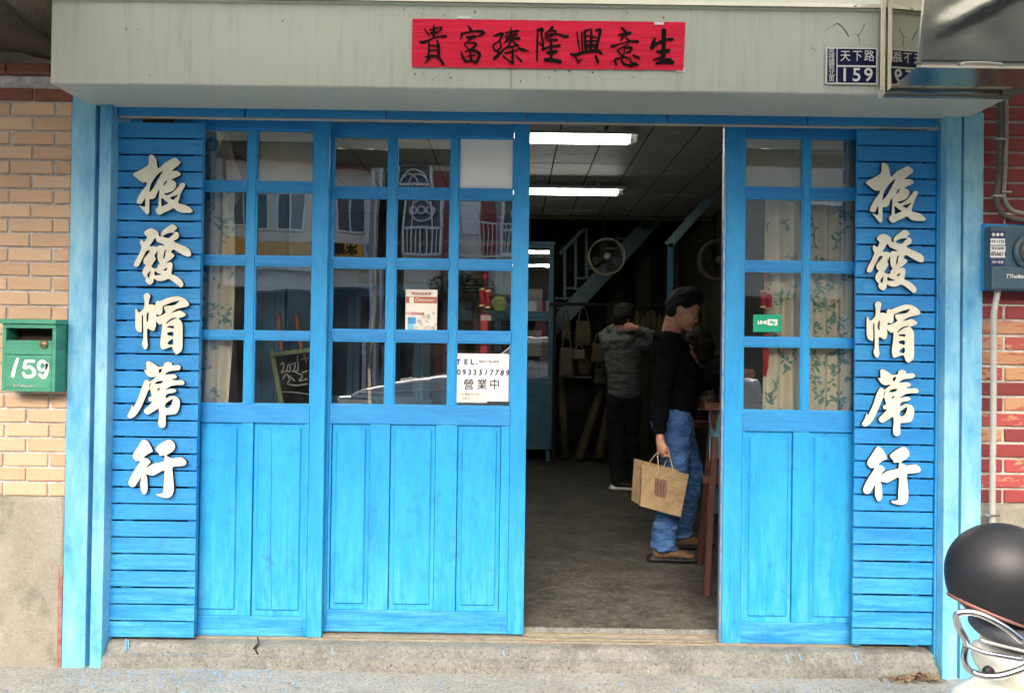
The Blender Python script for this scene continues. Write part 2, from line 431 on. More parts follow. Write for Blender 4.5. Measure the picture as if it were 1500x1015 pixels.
def crom(pts, k=6, closed=False):
    pts = [Vector(p) for p in pts]; n = len(pts); out = []
    rng = range(n) if closed else range(n-1)
    for i in rng:
        if closed: p0, p1, p2, p3 = pts[i-1], pts[i], pts[(i+1) % n], pts[(i+2) % n]
        else: p0, p1, p2, p3 = pts[max(i-1, 0)], pts[i], pts[i+1], pts[min(i+2, n-1)]
        for j in range(k):
            t = j/k
            out.append(.5*((2*p1)+(-p0+p2)*t+(2*p0-5*p1+4*p2-p3)*t*t+(-p0+3*p1-3*p2+p3)*t**3))
    if not closed: out.append(pts[-1])
    return out
def lathe(bm, prof, c, axis='Z', seg=24):
    """prof: (radius, height) pairs turned about an axis through c"""
    c = Vector(c); rings = []
    for r_, h in prof:
        ring = []
        for k in range(seg):
            a = 2*PI*k/seg; x, y = r_*math.cos(a), r_*math.sin(a)
            p = Vector((x, y, h)) if axis == 'Z' else (Vector((x, -h, y)) if axis == 'Y' else Vector((h, x, y)))
            ring.append(bm.verts.new(c+p))
        rings.append(ring)
    for A, B in zip(rings, rings[1:]):
        for k in range(seg):
            f = bm.faces.new((A[k], A[(k+1) % seg], B[(k+1) % seg], B[k])); f.smooth = True
    for ring, (r_, h) in ((rings[0], prof[0]), (rings[-1], prof[-1])):
        if r_ > 1e-4: bm.faces.new(ring)
    bmesh.ops.remove_doubles(bm, verts=bm.verts[:], dist=1e-6)
    return bm
def evalmesh(o):
    bpy.context.view_layer.update()
    dg = bpy.context.evaluated_depsgraph_get()
    me = bpy.data.meshes.new_from_object(o.evaluated_get(dg))
    d = o.data; bpy.data.objects.remove(o)
    return me
TOY = Matrix(((1, 0, 0, 0), (0, 0, -1, 0), (0, 1, 0, 0), (0, 0, 0, 1)))      # drawing plane -> facade plane
def shape_mesh(loops, depth, smooth=4, bev=.0006):
    cu = bpy.data.curves.new('c', 'CURVE'); cu.dimensions = '2D'; cu.fill_mode = 'BOTH'; cu.extrude = depth/2; cu.bevel_depth = bev
    for lp in loops:
        pts = crom([(x, z, 0) for x, z in lp], smooth, True) if smooth else [Vector((x, z, 0)) for x, z in lp]
        s = cu.splines.new('POLY'); s.points.add(len(pts)-1)
        for i, p in enumerate(pts): s.points[i].co = (p.x, p.y, 0, 1)
        s.use_cyclic_u = True
    o = bpy.data.objects.new('c', cu); COL.objects.link(o)
    me = evalmesh(o); me.transform(TOY); me.materials.clear()
    return me
def text(name, body, x, y, z, size, m, parent, bold=0, shear=0, depth=.0006, spacing=1, vertical=False, ax='CENTER', sx=1, line=1, rotz=0):
    cu = bpy.data.curves.new('t', 'FONT'); cu.body = body; cu.size = size; cu.offset = bold; cu.shear = shear
    cu.extrude = depth/2; cu.align_x = ax; cu.align_y = 'CENTER'; cu.space_character = spacing; cu.space_line = line
    cu.resolution_u = 4
    o = bpy.data.objects.new('t', cu); COL.objects.link(o)
    me = evalmesh(o); me.materials.clear()
    me.transform(Matrix.Diagonal((sx, 1, 1, 1))); me.transform(TOY)
    if rotz: me.transform(Matrix.Rotation(rotz, 4, 'Y'))
    me.transform(Matrix.Translation((x, y, z)))
    return putmesh(name, me, m, parent)

# ================================================================ SETTING: ground, floor, walls
def struct(name, bm, m, label=None, cat=None):
    o = put(name, bm, m)
    if cat: o['category'] = cat
    else: o['kind'] = 'structure'
    if label: o['label'] = label
    return o
GZ = -.125
bm = bmesh.new()
def grid(bm, x0, x1, y0, y1, nx, ny, zf):
    vs = [[bm.verts.new((x0+(x1-x0)*i/nx, y0+(y1-y0)*j/ny, zf(x0+(x1-x0)*i/nx, y0+(y1-y0)*j/ny))) for i in range(nx+1)] for j in range(ny+1)]
    for j in range(ny):
        for i in range(nx):
            f = bm.faces.new((vs[j][i], vs[j][i+1], vs[j+1][i+1], vs[j+1][i])); f.smooth = True
    return vs
grid(bm, -6, 6, -3.0, -.02, 160, 60, lambda x, y: GZ+.012*noise.noise((x*1.3, y*1.5, 0))+.004*noise.noise((x*7, y*7, 3)))
struct('pavement', bm, M['pavement'])
bm = bmesh.new(); grid(bm, -120, 120, -120, 120, 2, 2, lambda x, y: GZ-.16); struct('ground', bm, M['asphalt'])
struct('road', box(-60, 60, -9.6, -3.0, GZ-.155, GZ-.10), M['asphalt'])
struct('far_pavement', box(-60, 60, -12.0, -9.6, GZ-.155, GZ+.02), M['pavement'])

# threshold of the shop: worn concrete step with two door tracks
bm = bmesh.new()
prof = [(-.124, GZ-.03), (-.120, -.090), (-.112, -.079), (-.102, -.076), (-.092, -.074), (-.086, -.064), (-.080, -.046), (-.070, -.036), (-.060, -.033), (-.02, -.031), (.10, -.031), (.101, -.004), (.12, -.002), (.12, GZ-.05)]
nx = 320; x0, x1 = -1.8275, 1.9455
rows = []
for i in range(nx+1):
    x = x0+(x1-x0)*i/nx
    rows.append([bm.verts.new((x, y+(.006*noise.noise((x*5, y*9, 1))+.005*noise.noise((x*19, z*30, 4)))*(y < -.03), z+(.005*noise.noise((x*6, z*20, 5))+.0035*noise.noise((x*23, z*40, 2)))*(y < -.03))) for y, z in prof])
for a, b in zip(rows, rows[1:]):
    for j in range(len(prof)-1):
        f = bm.faces.new((a[j], b[j], b[j+1], a[j+1])); f.smooth = True
bm.faces.new(rows[0]); bm.faces.new(rows[-1][::-1])
tag(put('threshold', bm, M['curb']), kind='structure')
# chips and hollows broken out of the step
ck = thing('crack', 'thin dark crack running over the middle of the concrete threshold', 'crack', (-1.15, -.1, -.06))
for pts in (((375, 935), (377, 943), (374, 950), (378, 958)), ((374, 946), (371, 950))):
    put('crack_line', tube(bmesh.new(), crom([(P(u, v, -.094)[0], -.094+.018*(v < 950), P(u, v, -.094)[1]) for u, v in pts], 4), .0035, 5), M['dark_gap'], ck)
trk = thing('door_track', 'worn timber and metal sliding track let into the threshold under the doors', 'door track')
for y, h in ((-.006, .006), (.036, .004), (.085, .009)):
    bpart('rail', -1.82, 1.94, y-.008, y+.008, -.033, -.029+h, M['rail_wood'], trk, .001)
bm = bmesh.new(); grid(bm, -2.35, 2.35, .115, 8.2, 60, 80, lambda x, y: .003*noise.noise((x*1.1, y*1.1, 0))-.003); struct('floor', bm, M['floor'])

# walls ---------------------------------------------------------------------------------------
WY = -.10
def brick_wall(name, xa, xb, z0, z1, pitch, length, joint, matf, mortar, label, y=WY, off=0):
    w = struct(name, box(xa, xb, y+.003, y+.22, z0, z1), mortar, label, 'wall')
    me_full = None
    protos = {}
    n = int((z1-z0)/pitch+.5)
    for j in range(n):
        zc = z0+(j+.5)*pitch
        if zc+pitch/2 > z1+.01: break
        x = xa-length*(.5 if (j+off) % 2 else 0)
        while x < xb-.01:
            a, b = max(x, xa), min(x+length, xb)
            if b-a > .03:
                k = round((b-a-joint)*200)/200
                mt = matf(j, (a+b)/2)
                key = (k, mt.name)
                if key not in protos:
                    bm = box(-k/2, k/2, -.006, .012, -(pitch-joint)/2, (pitch-joint)/2, .003, seg=1)
                    me = bpy.data.meshes.new('brick'); bm.to_mesh(me); bm.free(); me.materials.append(mt); protos[key] = me
                o = bpy.data.objects.new('brick', protos[key]); COL.objects.link(o); o.parent = w
                o.location = Vector(((a+b)/2+random.uniform(-.002, .002), y+random.uniform(-.0015, .0015), zc+random.uniform(-.0012, .0012)))-wl(w)
                o.rotation_euler = (0, R(random.uniform(-.35, .35)), 0)
            x += length
    return w
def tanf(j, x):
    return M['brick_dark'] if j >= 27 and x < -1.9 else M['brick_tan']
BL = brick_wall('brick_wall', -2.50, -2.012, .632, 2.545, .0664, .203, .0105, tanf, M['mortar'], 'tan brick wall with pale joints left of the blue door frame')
def redf(j, x):
    z = .66+(j+.5)*.0695
    if x < 2.165: return M['brick_dark'] if z < 1.75 else M['brick_red']  # strip by the frame: shade of the pipe put into the brick colour
    if z > 1.5: return M['brick_red']
    h = noise.noise((x*7, z*9, 2.2)); 
    return M['brick_buff'] if h > .14 else (M['brick_mix'] if h > -.12 else M['brick_red'])
BR = brick_wall('brick_wall', 2.128, 2.62, .66, 3.0, .0695, .215, .013, redf, M['mortar_white'], 'red and buff brick wall with white joints right of the blue door frame', off=1)
def rough_box(x0, x1, y, z0, z1, amp=.008, n=26):
    bm = bmesh.new(); vs = []
    for j in range(n+1):
        vs.append([bm.verts.new((x0+(x1-x0)*i/n, y-abs(noise.noise((x0+(x1-x0)*i/n*3, 4, (z0+(z1-z0)*j/n)*3)))*amp*1.6-.002, z0+(z1-z0)*j/n)) for i in range(n+1)])
    for j in range(n):
        for i in range(n):
            f = bm.faces.new((vs[j][i], vs[j][i+1], vs[j+1][i+1], vs[j+1][i])); f.smooth = True
    top = [bm.verts.new((v.co.x, y+.2, z1)) for v in vs[-1]]
    for i in range(n): bm.faces.new((vs[-1][i], vs[-1][i+1], top[i+1], top[i]))
    rt = [bm.verts.new((x1, y+.2, vs[j][-1].co.z)) for j in range(n+1)]
    for j in range(n): bm.faces.new((vs[j][-1], rt[j], rt[j+1], vs[j+1][-1]))
    return bm
struct('plinth', rough_box(-2.55, -2.012, WY-.012, GZ-.06, .634), M['plinth'], 'grey weathered rendered plinth below the tan brick wall', 'plinth')
struct('plinth', rough_box(2.130, 2.62, WY-.008, GZ-.06, .662), M['plinth'], 'grey rendered plinth below the red brick wall', 'plinth')
bpart('maroon_edge', -2.028, -2.010, WY-.022, WY+.05, GZ-.02, .33, mat('maroon_paint', (.25, .06, .06), .8, c2=(.3, .25, .2), scale=20), BL, 0)
struct('upper_wall', box(-2.7, 2.75, .119, .16, 2.505, 3.4), M['plinth'])
struct('header', box(-1.86, 1.97, .092, .118, 2.432, 2.56), M['curb'])
struct('side_wall', box(-2.75, -2.51, WY, .3, GZ-.1, 3.4), M['plinth'])
struct('side_wall', box(2.63, 2.9, WY, .3, GZ-.1, 3.4), M['plinth'])
# ledge of bricks and a stained concrete beam over the left wall
lg = thing('brick_ledge', 'dark red brick course under the stained beam at top left', 'ledge', (-2.25, -.12, 2.56))
for k, x in enumerate((-2.50, -2.30, -2.10)):
    bpart('brick', x, x+.19, -.135, -.02, 2.549, 2.590, M['brick_dark'], lg, .003)
dirty = concrete('stained_beam_concrete', (.12, .095, .06), (.045, .035, .025), .7, .02)
bm = bmesh.new()
vs = [[(-2.75, 2.70), (-2.02, 2.615), (-2.04, 3.05), (-2.75, 3.05)], [(-2.75, 2.82), (-2.10, 2.76), (-2.10, 3.05), (-2.75, 3.05)]]
A = [bm.verts.new((x, -.115, z)) for x, z in vs[0]]; B = [bm.verts.new((x, -1.1, z+.03)) for x, z in vs[1]]
for i in range(4): bm.faces.new((A[i], A[(i+1) % 4], B[(i+1) % 4], B[i]))
bm.faces.new(A); bm.faces.new(B[::-1])
bmesh.ops.subdivide_edges(bm, edges=bm.edges[:], cuts=12, use_grid_fill=True)
for v in bm.verts: v.co += Vector((noise.noise(v.co*9), noise.noise(v.co*9+Vector((5, 0, 0))), noise.noise(v.co*9+Vector((9, 3, 0)))))*.018
put('beam', bm, dirty, None, True); tag(bpy.data.objects['beam'], 'stained crumbling concrete beam end at top left corner', 'beam')

# canopy over the pavement, made translucent to light the shutter box from above
cn = thing('canopy', 'corrugated translucent grey canopy over the pavement in front of the shop', 'canopy', (0, -1.5, 3.0))
bm = bmesh.new(); n = 220
lo = [bm.verts.new((-6+12*i/n, .1, 3.14+.012*math.sin(i*1.7))) for i in range(n+1)]
hi = [bm.verts.new((-6+12*i/n, -2.45, 2.98+.012*math.sin(i*1.7))) for i in range(n+1)]
for i in range(n): bm.faces.new((lo[i], hi[i], hi[i+1], lo[i+1]))
can, ct, cp = nt('weathered_translucent_sheet')
cv = mix(ct, noisef(ct, coords(ct), 2, 6, .7), (.78, .79, .74), (.60, .61, .56))
ct.nodes.remove(cp); cd_ = N(ct, 'ShaderNodeBsdfDiffuse'); cl_ = N(ct, 'ShaderNodeBsdfTranslucent'); cm_ = N(ct, 'ShaderNodeMixShader'); cm_.inputs[0].default_value = .60
ct.links.new(cv, cd_.inputs[0]); ct.links.new(cv, cl_.inputs[0]); ct.links.new(cd_.outputs[0], cm_.inputs[1]); ct.links.new(cl_.outputs[0], cm_.inputs[2]); ct.links.new(cm_.outputs[0], ct.nodes['Material Output'].inputs[0])
put('roof_sheet', bm, can, cn)
bpart('edge_beam', -6, 6, -2.50, -2.38, 2.84, 2.955, M['dark_gap'], cn, 0)
for x in (-4.0, -2.6, 2.75, 4.2):
    bpart('rafter', x, x+.06, -2.37, .09, 2.93, 2.968, M['dark_gap'], cn, 0)

# ================================================================ DOOR FRAME
JY = -.12
fr = thing('door_frame', 'tall light blue wooden door frame around the whole shop opening', 'door frame', (0, -.1, GZ))
jb = lambda x0, x1, y0, y1, z1=2.41, m='blue_jamb', nm='jamb', bev=.004: bpart(nm, x0, x1, y0, y1, GZ-.01, z1, M[m], fr, bev)
jb(-2.009, -1.903, JY, .05, 2.452); jb(-1.901, -1.885, JY+.035, .05, 2.43, 'blue_v', 'groove_strip'); jb(-1.883, -1.829, JY, .05, 2.43)
jb(-1.842, -1.834, -.045, -.03, 2.37, 'blue_v', 'edge_strip', .001)
jb(1.958, 2.026, JY, .05, 2.43); jb(2.028, 2.036, JY+.022, .05, 2.43, 'blue_v', 'groove_strip'); jb(2.038, 2.127, JY, .05, 2.43)
jb(1.9475, 1.9555, -.07, -.055, 2.372, 'blue_v', 'edge_strip', .001)
xs = [-1.826, -1.243, -.594, .055, .70, 1.345, 1.946]
for a, b in zip(xs, xs[1:]):
    bpart('lintel_board', a+.003, b-.003, -.075, -.035, 2.379+random.uniform(-.001, .001), 2.430, M['blue_h'], fr, .003)
bpart('metal_strip', -1.826, 1.946, -.072, -.052, 2.371, 2.377, M['tape'], fr, 0)
bpart('hinge_pin', -1.838, -1.833, -.075, -.068, 2.36, 2.385, M['brass'], fr, .001)
# unseen dark boards added behind each slatted panel to keep its gaps black
for x0, x1, lb in ((-1.86, -1.585, 'left'), (1.72, 1.96, 'right')):
    struct('side_board', box(x0, x1, .10, .115, -.03, 2.37), M['dark_gap'])

# ================================================================ SLIDING DOORS
def leaf(label, x0, x1, cols, rows, panels, pz, y, z0=-.024, z1=2.398, film=None):
    """cols: pane x ranges, rows: pane z ranges, panels: sunk panels"""
    t = thing('sliding_door', label, 'sliding door', ((x0+x1)/2, y, z0), 'blue sliding doors of the shop')
    th = .036
    V = lambda nm, a, b, c, d, m='blue_v', dy=0: bpart(nm, a, b, y+dy, y+th-dy, c, d, M[m], t, .003)
    V('stile', x0, cols[0][0], z0, z1); V('stile', cols[-1][1], x1, z0, z1)
    X0, X1 = cols[0][0]+.0005, cols[-1][1]-.0005
    zt = rows[0][1]; zb = rows[-1][0]
    V('top_rail', X0, X1, zt, z1-.001, 'blue_h', .0015)
    V('middle_rail', X0, X1, pz[1], zb, 'blue_h', .0015)
    V('bottom_rail', X0, X1, z0+.001, pz[0], 'blue_h', .0015)
    for (a, b), (c, d) in zip(cols, cols[1:]):
        V('muntin', b, c, zb+.0005, zt-.0005, 'blue_v', .003)
    for (a, b), (c, d) in zip(rows, rows[1:]):
        for ca, cb in cols:
            V('muntin', ca+.0005, cb-.0005, d, a, 'blue_h', .005)
    for ci, (a, b) in enumerate(cols):
        for ri, (c, d) in enumerate(rows):
            # thin glazing beads round the pane, then the pane
            bm = bmesh.new()
            for q in ((a, a+.006, c, d), (b-.006, b, c, d), (a+.006, b-.006, c, c+.006), (a+.006, b-.006, d-.006, d)):
                box(q[0], q[1], y+.009, y+.017, q[2], q[3], 0, bm)
            put('glazing_bead', bm, M['blue_v'], t)
            g = bpart('glass_pane', a+.001, b-.001, y+.018, y+.021, c+.001, d-.001, M['film'] if film == (ci, ri) else M['glass'], t, 0)
            g.rotation_euler = (R(random.uniform(-.18, .18)), 0, R(random.uniform(-.25, .25)))
            if film == (ci, ri): g['label'] = 'bright whitish glass pane at top right'
    # boarded lower part: posts between sunk panels with a raised field
    edges = [X0]+[v for p in panels for v in p]+[X1]
    for a, b in zip(edges[::2], edges[1::2]):
        if b-a > .004: V('panel_post', a+.0005, b-.0005, pz[0]+.001, pz[1]-.001, 'blue_panel', .002)
    for a, b in panels:
        p = bpart('door_panel', a+.0025, b-.0025, y+.015, y+.030, pz[0]+.001, pz[1]-.001, M['blue_panel'], t, 0)
        bm = box(a+.022, b-.020, y+.0055, y+.0165, pz[0]+.028, pz[1]-.024, .005, seg=1)
        f = put('raised_field', bm, M['blue_panel'], p)
    return t
RL = [(2.099, 2.346), (1.749, 2.057), (1.397, 1.711), (1.055, 1.362)]
DL = leaf('left sliding door, its left edge behind the slatted panel, floral curtain hanging inside', -1.60, -.871,
          [(-1.49, -1.253), (-1.214, -.942)], RL, [(-1.475, -1.262), (-1.205, -.962)], (.068, .969), 0)
DC = leaf('middle sliding door with twelve panes and the TEL. notice, beside the open doorway', -.950, .073,
          [(-.863, -.600), (-.561, -.302), (-.266, -.003)], [(2.090, 2.337), (1.752, 2.044), (1.411, 1.710), (1.055, 1.362)],
          [(-.850, -.668), (-.572, -.356), (-.252, -.046)], (.087, .967), .05, z0=-.016, z1=2.400, film=(2, 0))
DR = leaf('right sliding door, its right edge behind the slatted panel, green card on its glass', .997, 1.71,
          [(1.083, 1.359), (1.391, 1.64)], [(2.106, 2.346), (1.759, 2.058), (1.401, 1.715), (1.059, 1.363)],
          [(1.098, 1.322), (1.402, 1.63)], (.073, .964), 0)
crk = mat('dark_blue_crack', (.006, .05, .16), .8, bumps=0)
def crack(par, u, v0, v1, y, w=.0016):
    put('board_joint', tube(bmesh.new(), crom([(P(u+.8*math.sin(i*1.3), v0+(v1-v0)*i/6, y)[0], y, P(u, v0+(v1-v0)*i/6, y)[1]) for i in range(7)], 3), w/2, 5), crk, par)
crack(DL, 397, 626, 890, .0052); crack(DL, 421, 724, 880, .0052, .0010); crack(DL, 341, 640, 880, .0148, .0012)
crack(DR, 1181, 640, 905, .0148, .0012); crack(DC, 556, 780, 820, .0548, .0012); crack(DC, 493, 640, 890, .0640, .0012)
for u in (443, 735): crack(DC if u > 600 else DL, u, 904, 930, (.0485 if u > 600 else -.0015), .0010)
bm = box(.985, .996, .004, .034, -.022, 2.39, .001); put('metal_edge', bm, mat('worn_metal_edge', (.35, .40, .45), .4, .5, c2=(.10, .25, .5), scale=20), DR)

# ================================================================ SLATTED PANELS
def slats(label, x0, x1, ztop, bat, tilt):
    t = thing('slatted_panel', label, 'slatted panel', ((x0+x1)/2, -.045, -.02), 'slatted wooden panels either side of the doors')
    pitch = .0765; n = 31; me = []
    for k in range(3):
        bm = box(-(x1-x0)/2, (x1-x0)/2, -.007, .007, -.0342, .0342, .0022)
        m_ = bpy.data.meshes.new('slat'); bm.to_mesh(m_); bm.free(); m_.materials.append(M['blue_h']); me.append(m_)
    for k in range(n):
        o = bpy.data.objects.new('slat', me[k % 3]); COL.objects.link(o); o.parent = t
        zc = ztop-.034-k*pitch+random.uniform(-.0012, .0012)
        o.location = Vector(((x0+x1)/2+random.uniform(-.0015, .0015), -.052+random.uniform(-.001, .001), zc))-wl(t)
        o.rotation_euler = (R(random.uniform(-.5, .5)), R(tilt+random.uniform(-.12, .12)), 0)
    for a, b in bat:
        bpart('batten', a, b, -.043, -.020, -.01, ztop+.022, M['blue_v'], t, .002)
    bm = bmesh.new()   # nail heads
    for k in range(n):
        for a, b in bat:
            for s in (-.014, .014):
                bmesh.ops.create_icosphere(bm, subdivisions=1, radius=.0026, matrix=Matrix.Translation(((a+b)/2+random.uniform(-.004, .004), -.0595, ztop-.034-k*pitch+s)) @ Matrix.Diagonal((1, .4, 1, 1)))
    tag(put('nail_heads', bm, mat('rusty_nail', (.06, .10, .16), .7), t), kind='stuff')
    return t
SLt = slats('left slatted blue panel carrying white characters, beside the left door frame', -1.832, -1.440, 2.352, [(-1.785, -1.738), (-1.482, -1.444)], -.15)
SRt = slats('right slatted blue panel carrying white characters, beside the right door frame', 1.580, 1.945, 2.366, [(1.592, 1.628), (1.850, 1.892)], .2)
for x0, x1 in ((-1.83, -1.50), (1.66, 1.92)):
    struct('gap_shade_sheet', box(x0, x1, -.012, -.004, -.01, 2.33) if x0 < 0 else box(1.712, x1, -.012, -.004, -.01, 2.33), M['dark_gap'])  # dark sheet added where the slat gaps show only shade

# ================================================================ AWNING BOX (roller shutter housing)
aw = thing('shutter_box', 'long grey enamelled metal shutter box above the doors', 'shutter box', (.06, -.26, 2.408))
bm = bmesh.new()
ax0, ax1, af, ab, az0, az1 = -1.936, 2.060, -.40, -.085, 2.408, 2.757
sec = [(ab, az0+.006), (af+.006, az0), (af, az0+.005), (af, az1-.004), (af-.014, az1-.002), (af-.014, az1+.012), (af+.05, az1+.016), (ab, az1+.3)]
nx = 80; rows = []
for i in range(nx+1):
    x = ax0+(ax1-ax0)*i/nx
    rows.append([bm.verts.new((x, y+.0022*noise.noise((x*2.3, y*3, z*4)), z+.0015*noise.noise((x*3, 7, z)))) for y, z in sec])
for a, b in zip(rows, rows[1:]):
    for j in range(len(sec)-1): bm.faces.new((a[j], b[j], b[j+1], a[j+1]))
bm.faces.new(rows[0]); bm.faces.new(rows[-1][::-1])
put('housing', bm, M['awning'], aw)
bpart('rim_strip', -1.49, 1.517, -.423, -.4145, 2.760, 2.776, M['stainless'], aw, .001)
bm = bmesh.new(); bmesh.ops.create_icosphere(bm, subdivisions=2, radius=.006, matrix=Matrix.Translation((1.40, -.424, 2.768))); put('screw', bm, M['chrome'], aw)
for x in (-.02,):
    bpart('seam', x-.0012, x+.0012, -.4025, -.3985, 2.41, 2.74, mat('seam_grey', (.24, .255, .23), .5), aw, 0)

# ================================================================ RED BANNER with brush writing
BY = -.4065
bn = thing('red_banner', 'horizontal red paper banner with seven black brush characters on the grey shutter box', 'banner', (.13, BY, 2.6))
def warp_sheet(corners, y, nx, nz, amp, th=.0008):
    (x0, z0), (x1, z1), (x2, z2), (x3, z3) = corners    # bl br tr tl
    bm = bmesh.new(); vs = []
    for j in range(nz+1):
        r = []
        for i in range(nx+1):
            s, t = i/nx, j/nz
            x = (x0*(1-s)+x1*s)*(1-t)+(x3*(1-s)+x2*s)*t; z = (z0*(1-s)+z1*s)*(1-t)+(z3*(1-s)+z2*s)*t
            e = 1 if 0 < i < nx and 0 < j < nz else 1.6
            z += .0016*noise.noise((x*22, z*3, 3))*(e > 1)
            r.append(bm.verts.new((x, y-abs(amp*noise.noise((x*3.2, 1, z*16)))-.3*amp*abs(noise.noise((x*9, 5, z*30))), z)))
        vs.append(r)
    for j in range(nz):
        for i in range(nx):
            f = bm.faces.new((vs[j][i], vs[j][i+1], vs[j+1][i+1], vs[j+1][i])); f.smooth = True
    return bm
put('paper', warp_sheet([P(603, 98.5, BY), P(1001, 103.5, BY), P(1004, 33, BY), P(604, 28, BY)], BY, 200, 36, .0022), M['red_paper'], bn, True)
def brush_mesh(strokes, to_world, y0, fat=1):
    bm = bmesh.new()
    for si, st in enumerate(strokes):
        pts, rad = st
        if isinstance(rad, (int, float)): rad = [rad]*len(pts)
        rad = [q*fat for q in rad]
        P3 = crom([(x, y, r) for (x, y), r in zip(pts, rad)], 5)
        yy = y0-.00012*si
        Lf, Rt = [], []
        n = len(P3)
        for i, p in enumerate(P3):
            d = (P3[min(i+1, n-1)]-P3[max(i-1, 0)]); d.z = 0; d.normalize()
            nrm = Vector((-d.y, d.x, 0)); r = max(p.z, 2)
            Lf.append(p.xy+nrm.xy*r); Rt.append(p.xy-nrm.xy*r)
        d0 = (P3[1]-P3[0]).xy.normalized(); d1 = (P3[-1]-P3[-2]).xy.normalized()
        def cap(c, d, r):
            nn = Vector((-d.y, d.x)); return [c+(-nn*math.cos(a)+d*math.sin(a))*r for a in (PI*.2, PI*.4, PI*.6, PI*.8)]
        loop = Lf+cap(P3[-1].xy, d1, max(P3[-1].z, 2))[::-1]+Rt[::-1]+[c for c in cap(P3[0].xy, -d0, max(P3[0].z, 2))[::-1]]
        W = [to_world(q.x, q.y) for q in loop]
        # quads strip plus caps
        vl = [bm.verts.new((*to_world(q.x, q.y)[:1], yy, to_world(q.x, q.y)[1])) for q in Lf]
        vr = [bm.verts.new((*to_world(q.x, q.y)[:1], yy, to_world(q.x, q.y)[1])) for q in Rt]
        for i in range(n-1): bm.faces.new((vl[i], vl[i+1], vr[i+1], vr[i]))
        c1 = [bm.verts.new((to_world(q.x, q.y)[0], yy, to_world(q.x, q.y)[1])) for q in cap(P3[-1].xy, d1, max(P3[-1].z, 2))]
        bm.faces.new([vr[-1]]+c1+[vl[-1]])
        c0 = [bm.verts.new((to_world(q.x, q.y)[0], yy, to_world(q.x, q.y)[1])) for q in cap(P3[0].xy, -d0, max(P3[0].z, 2))]
        bm.faces.new([vl[0]]+c0+[vr[0]])
    return bm
S = lambda *a: ([tuple(p) for p in a[0]], a[1])
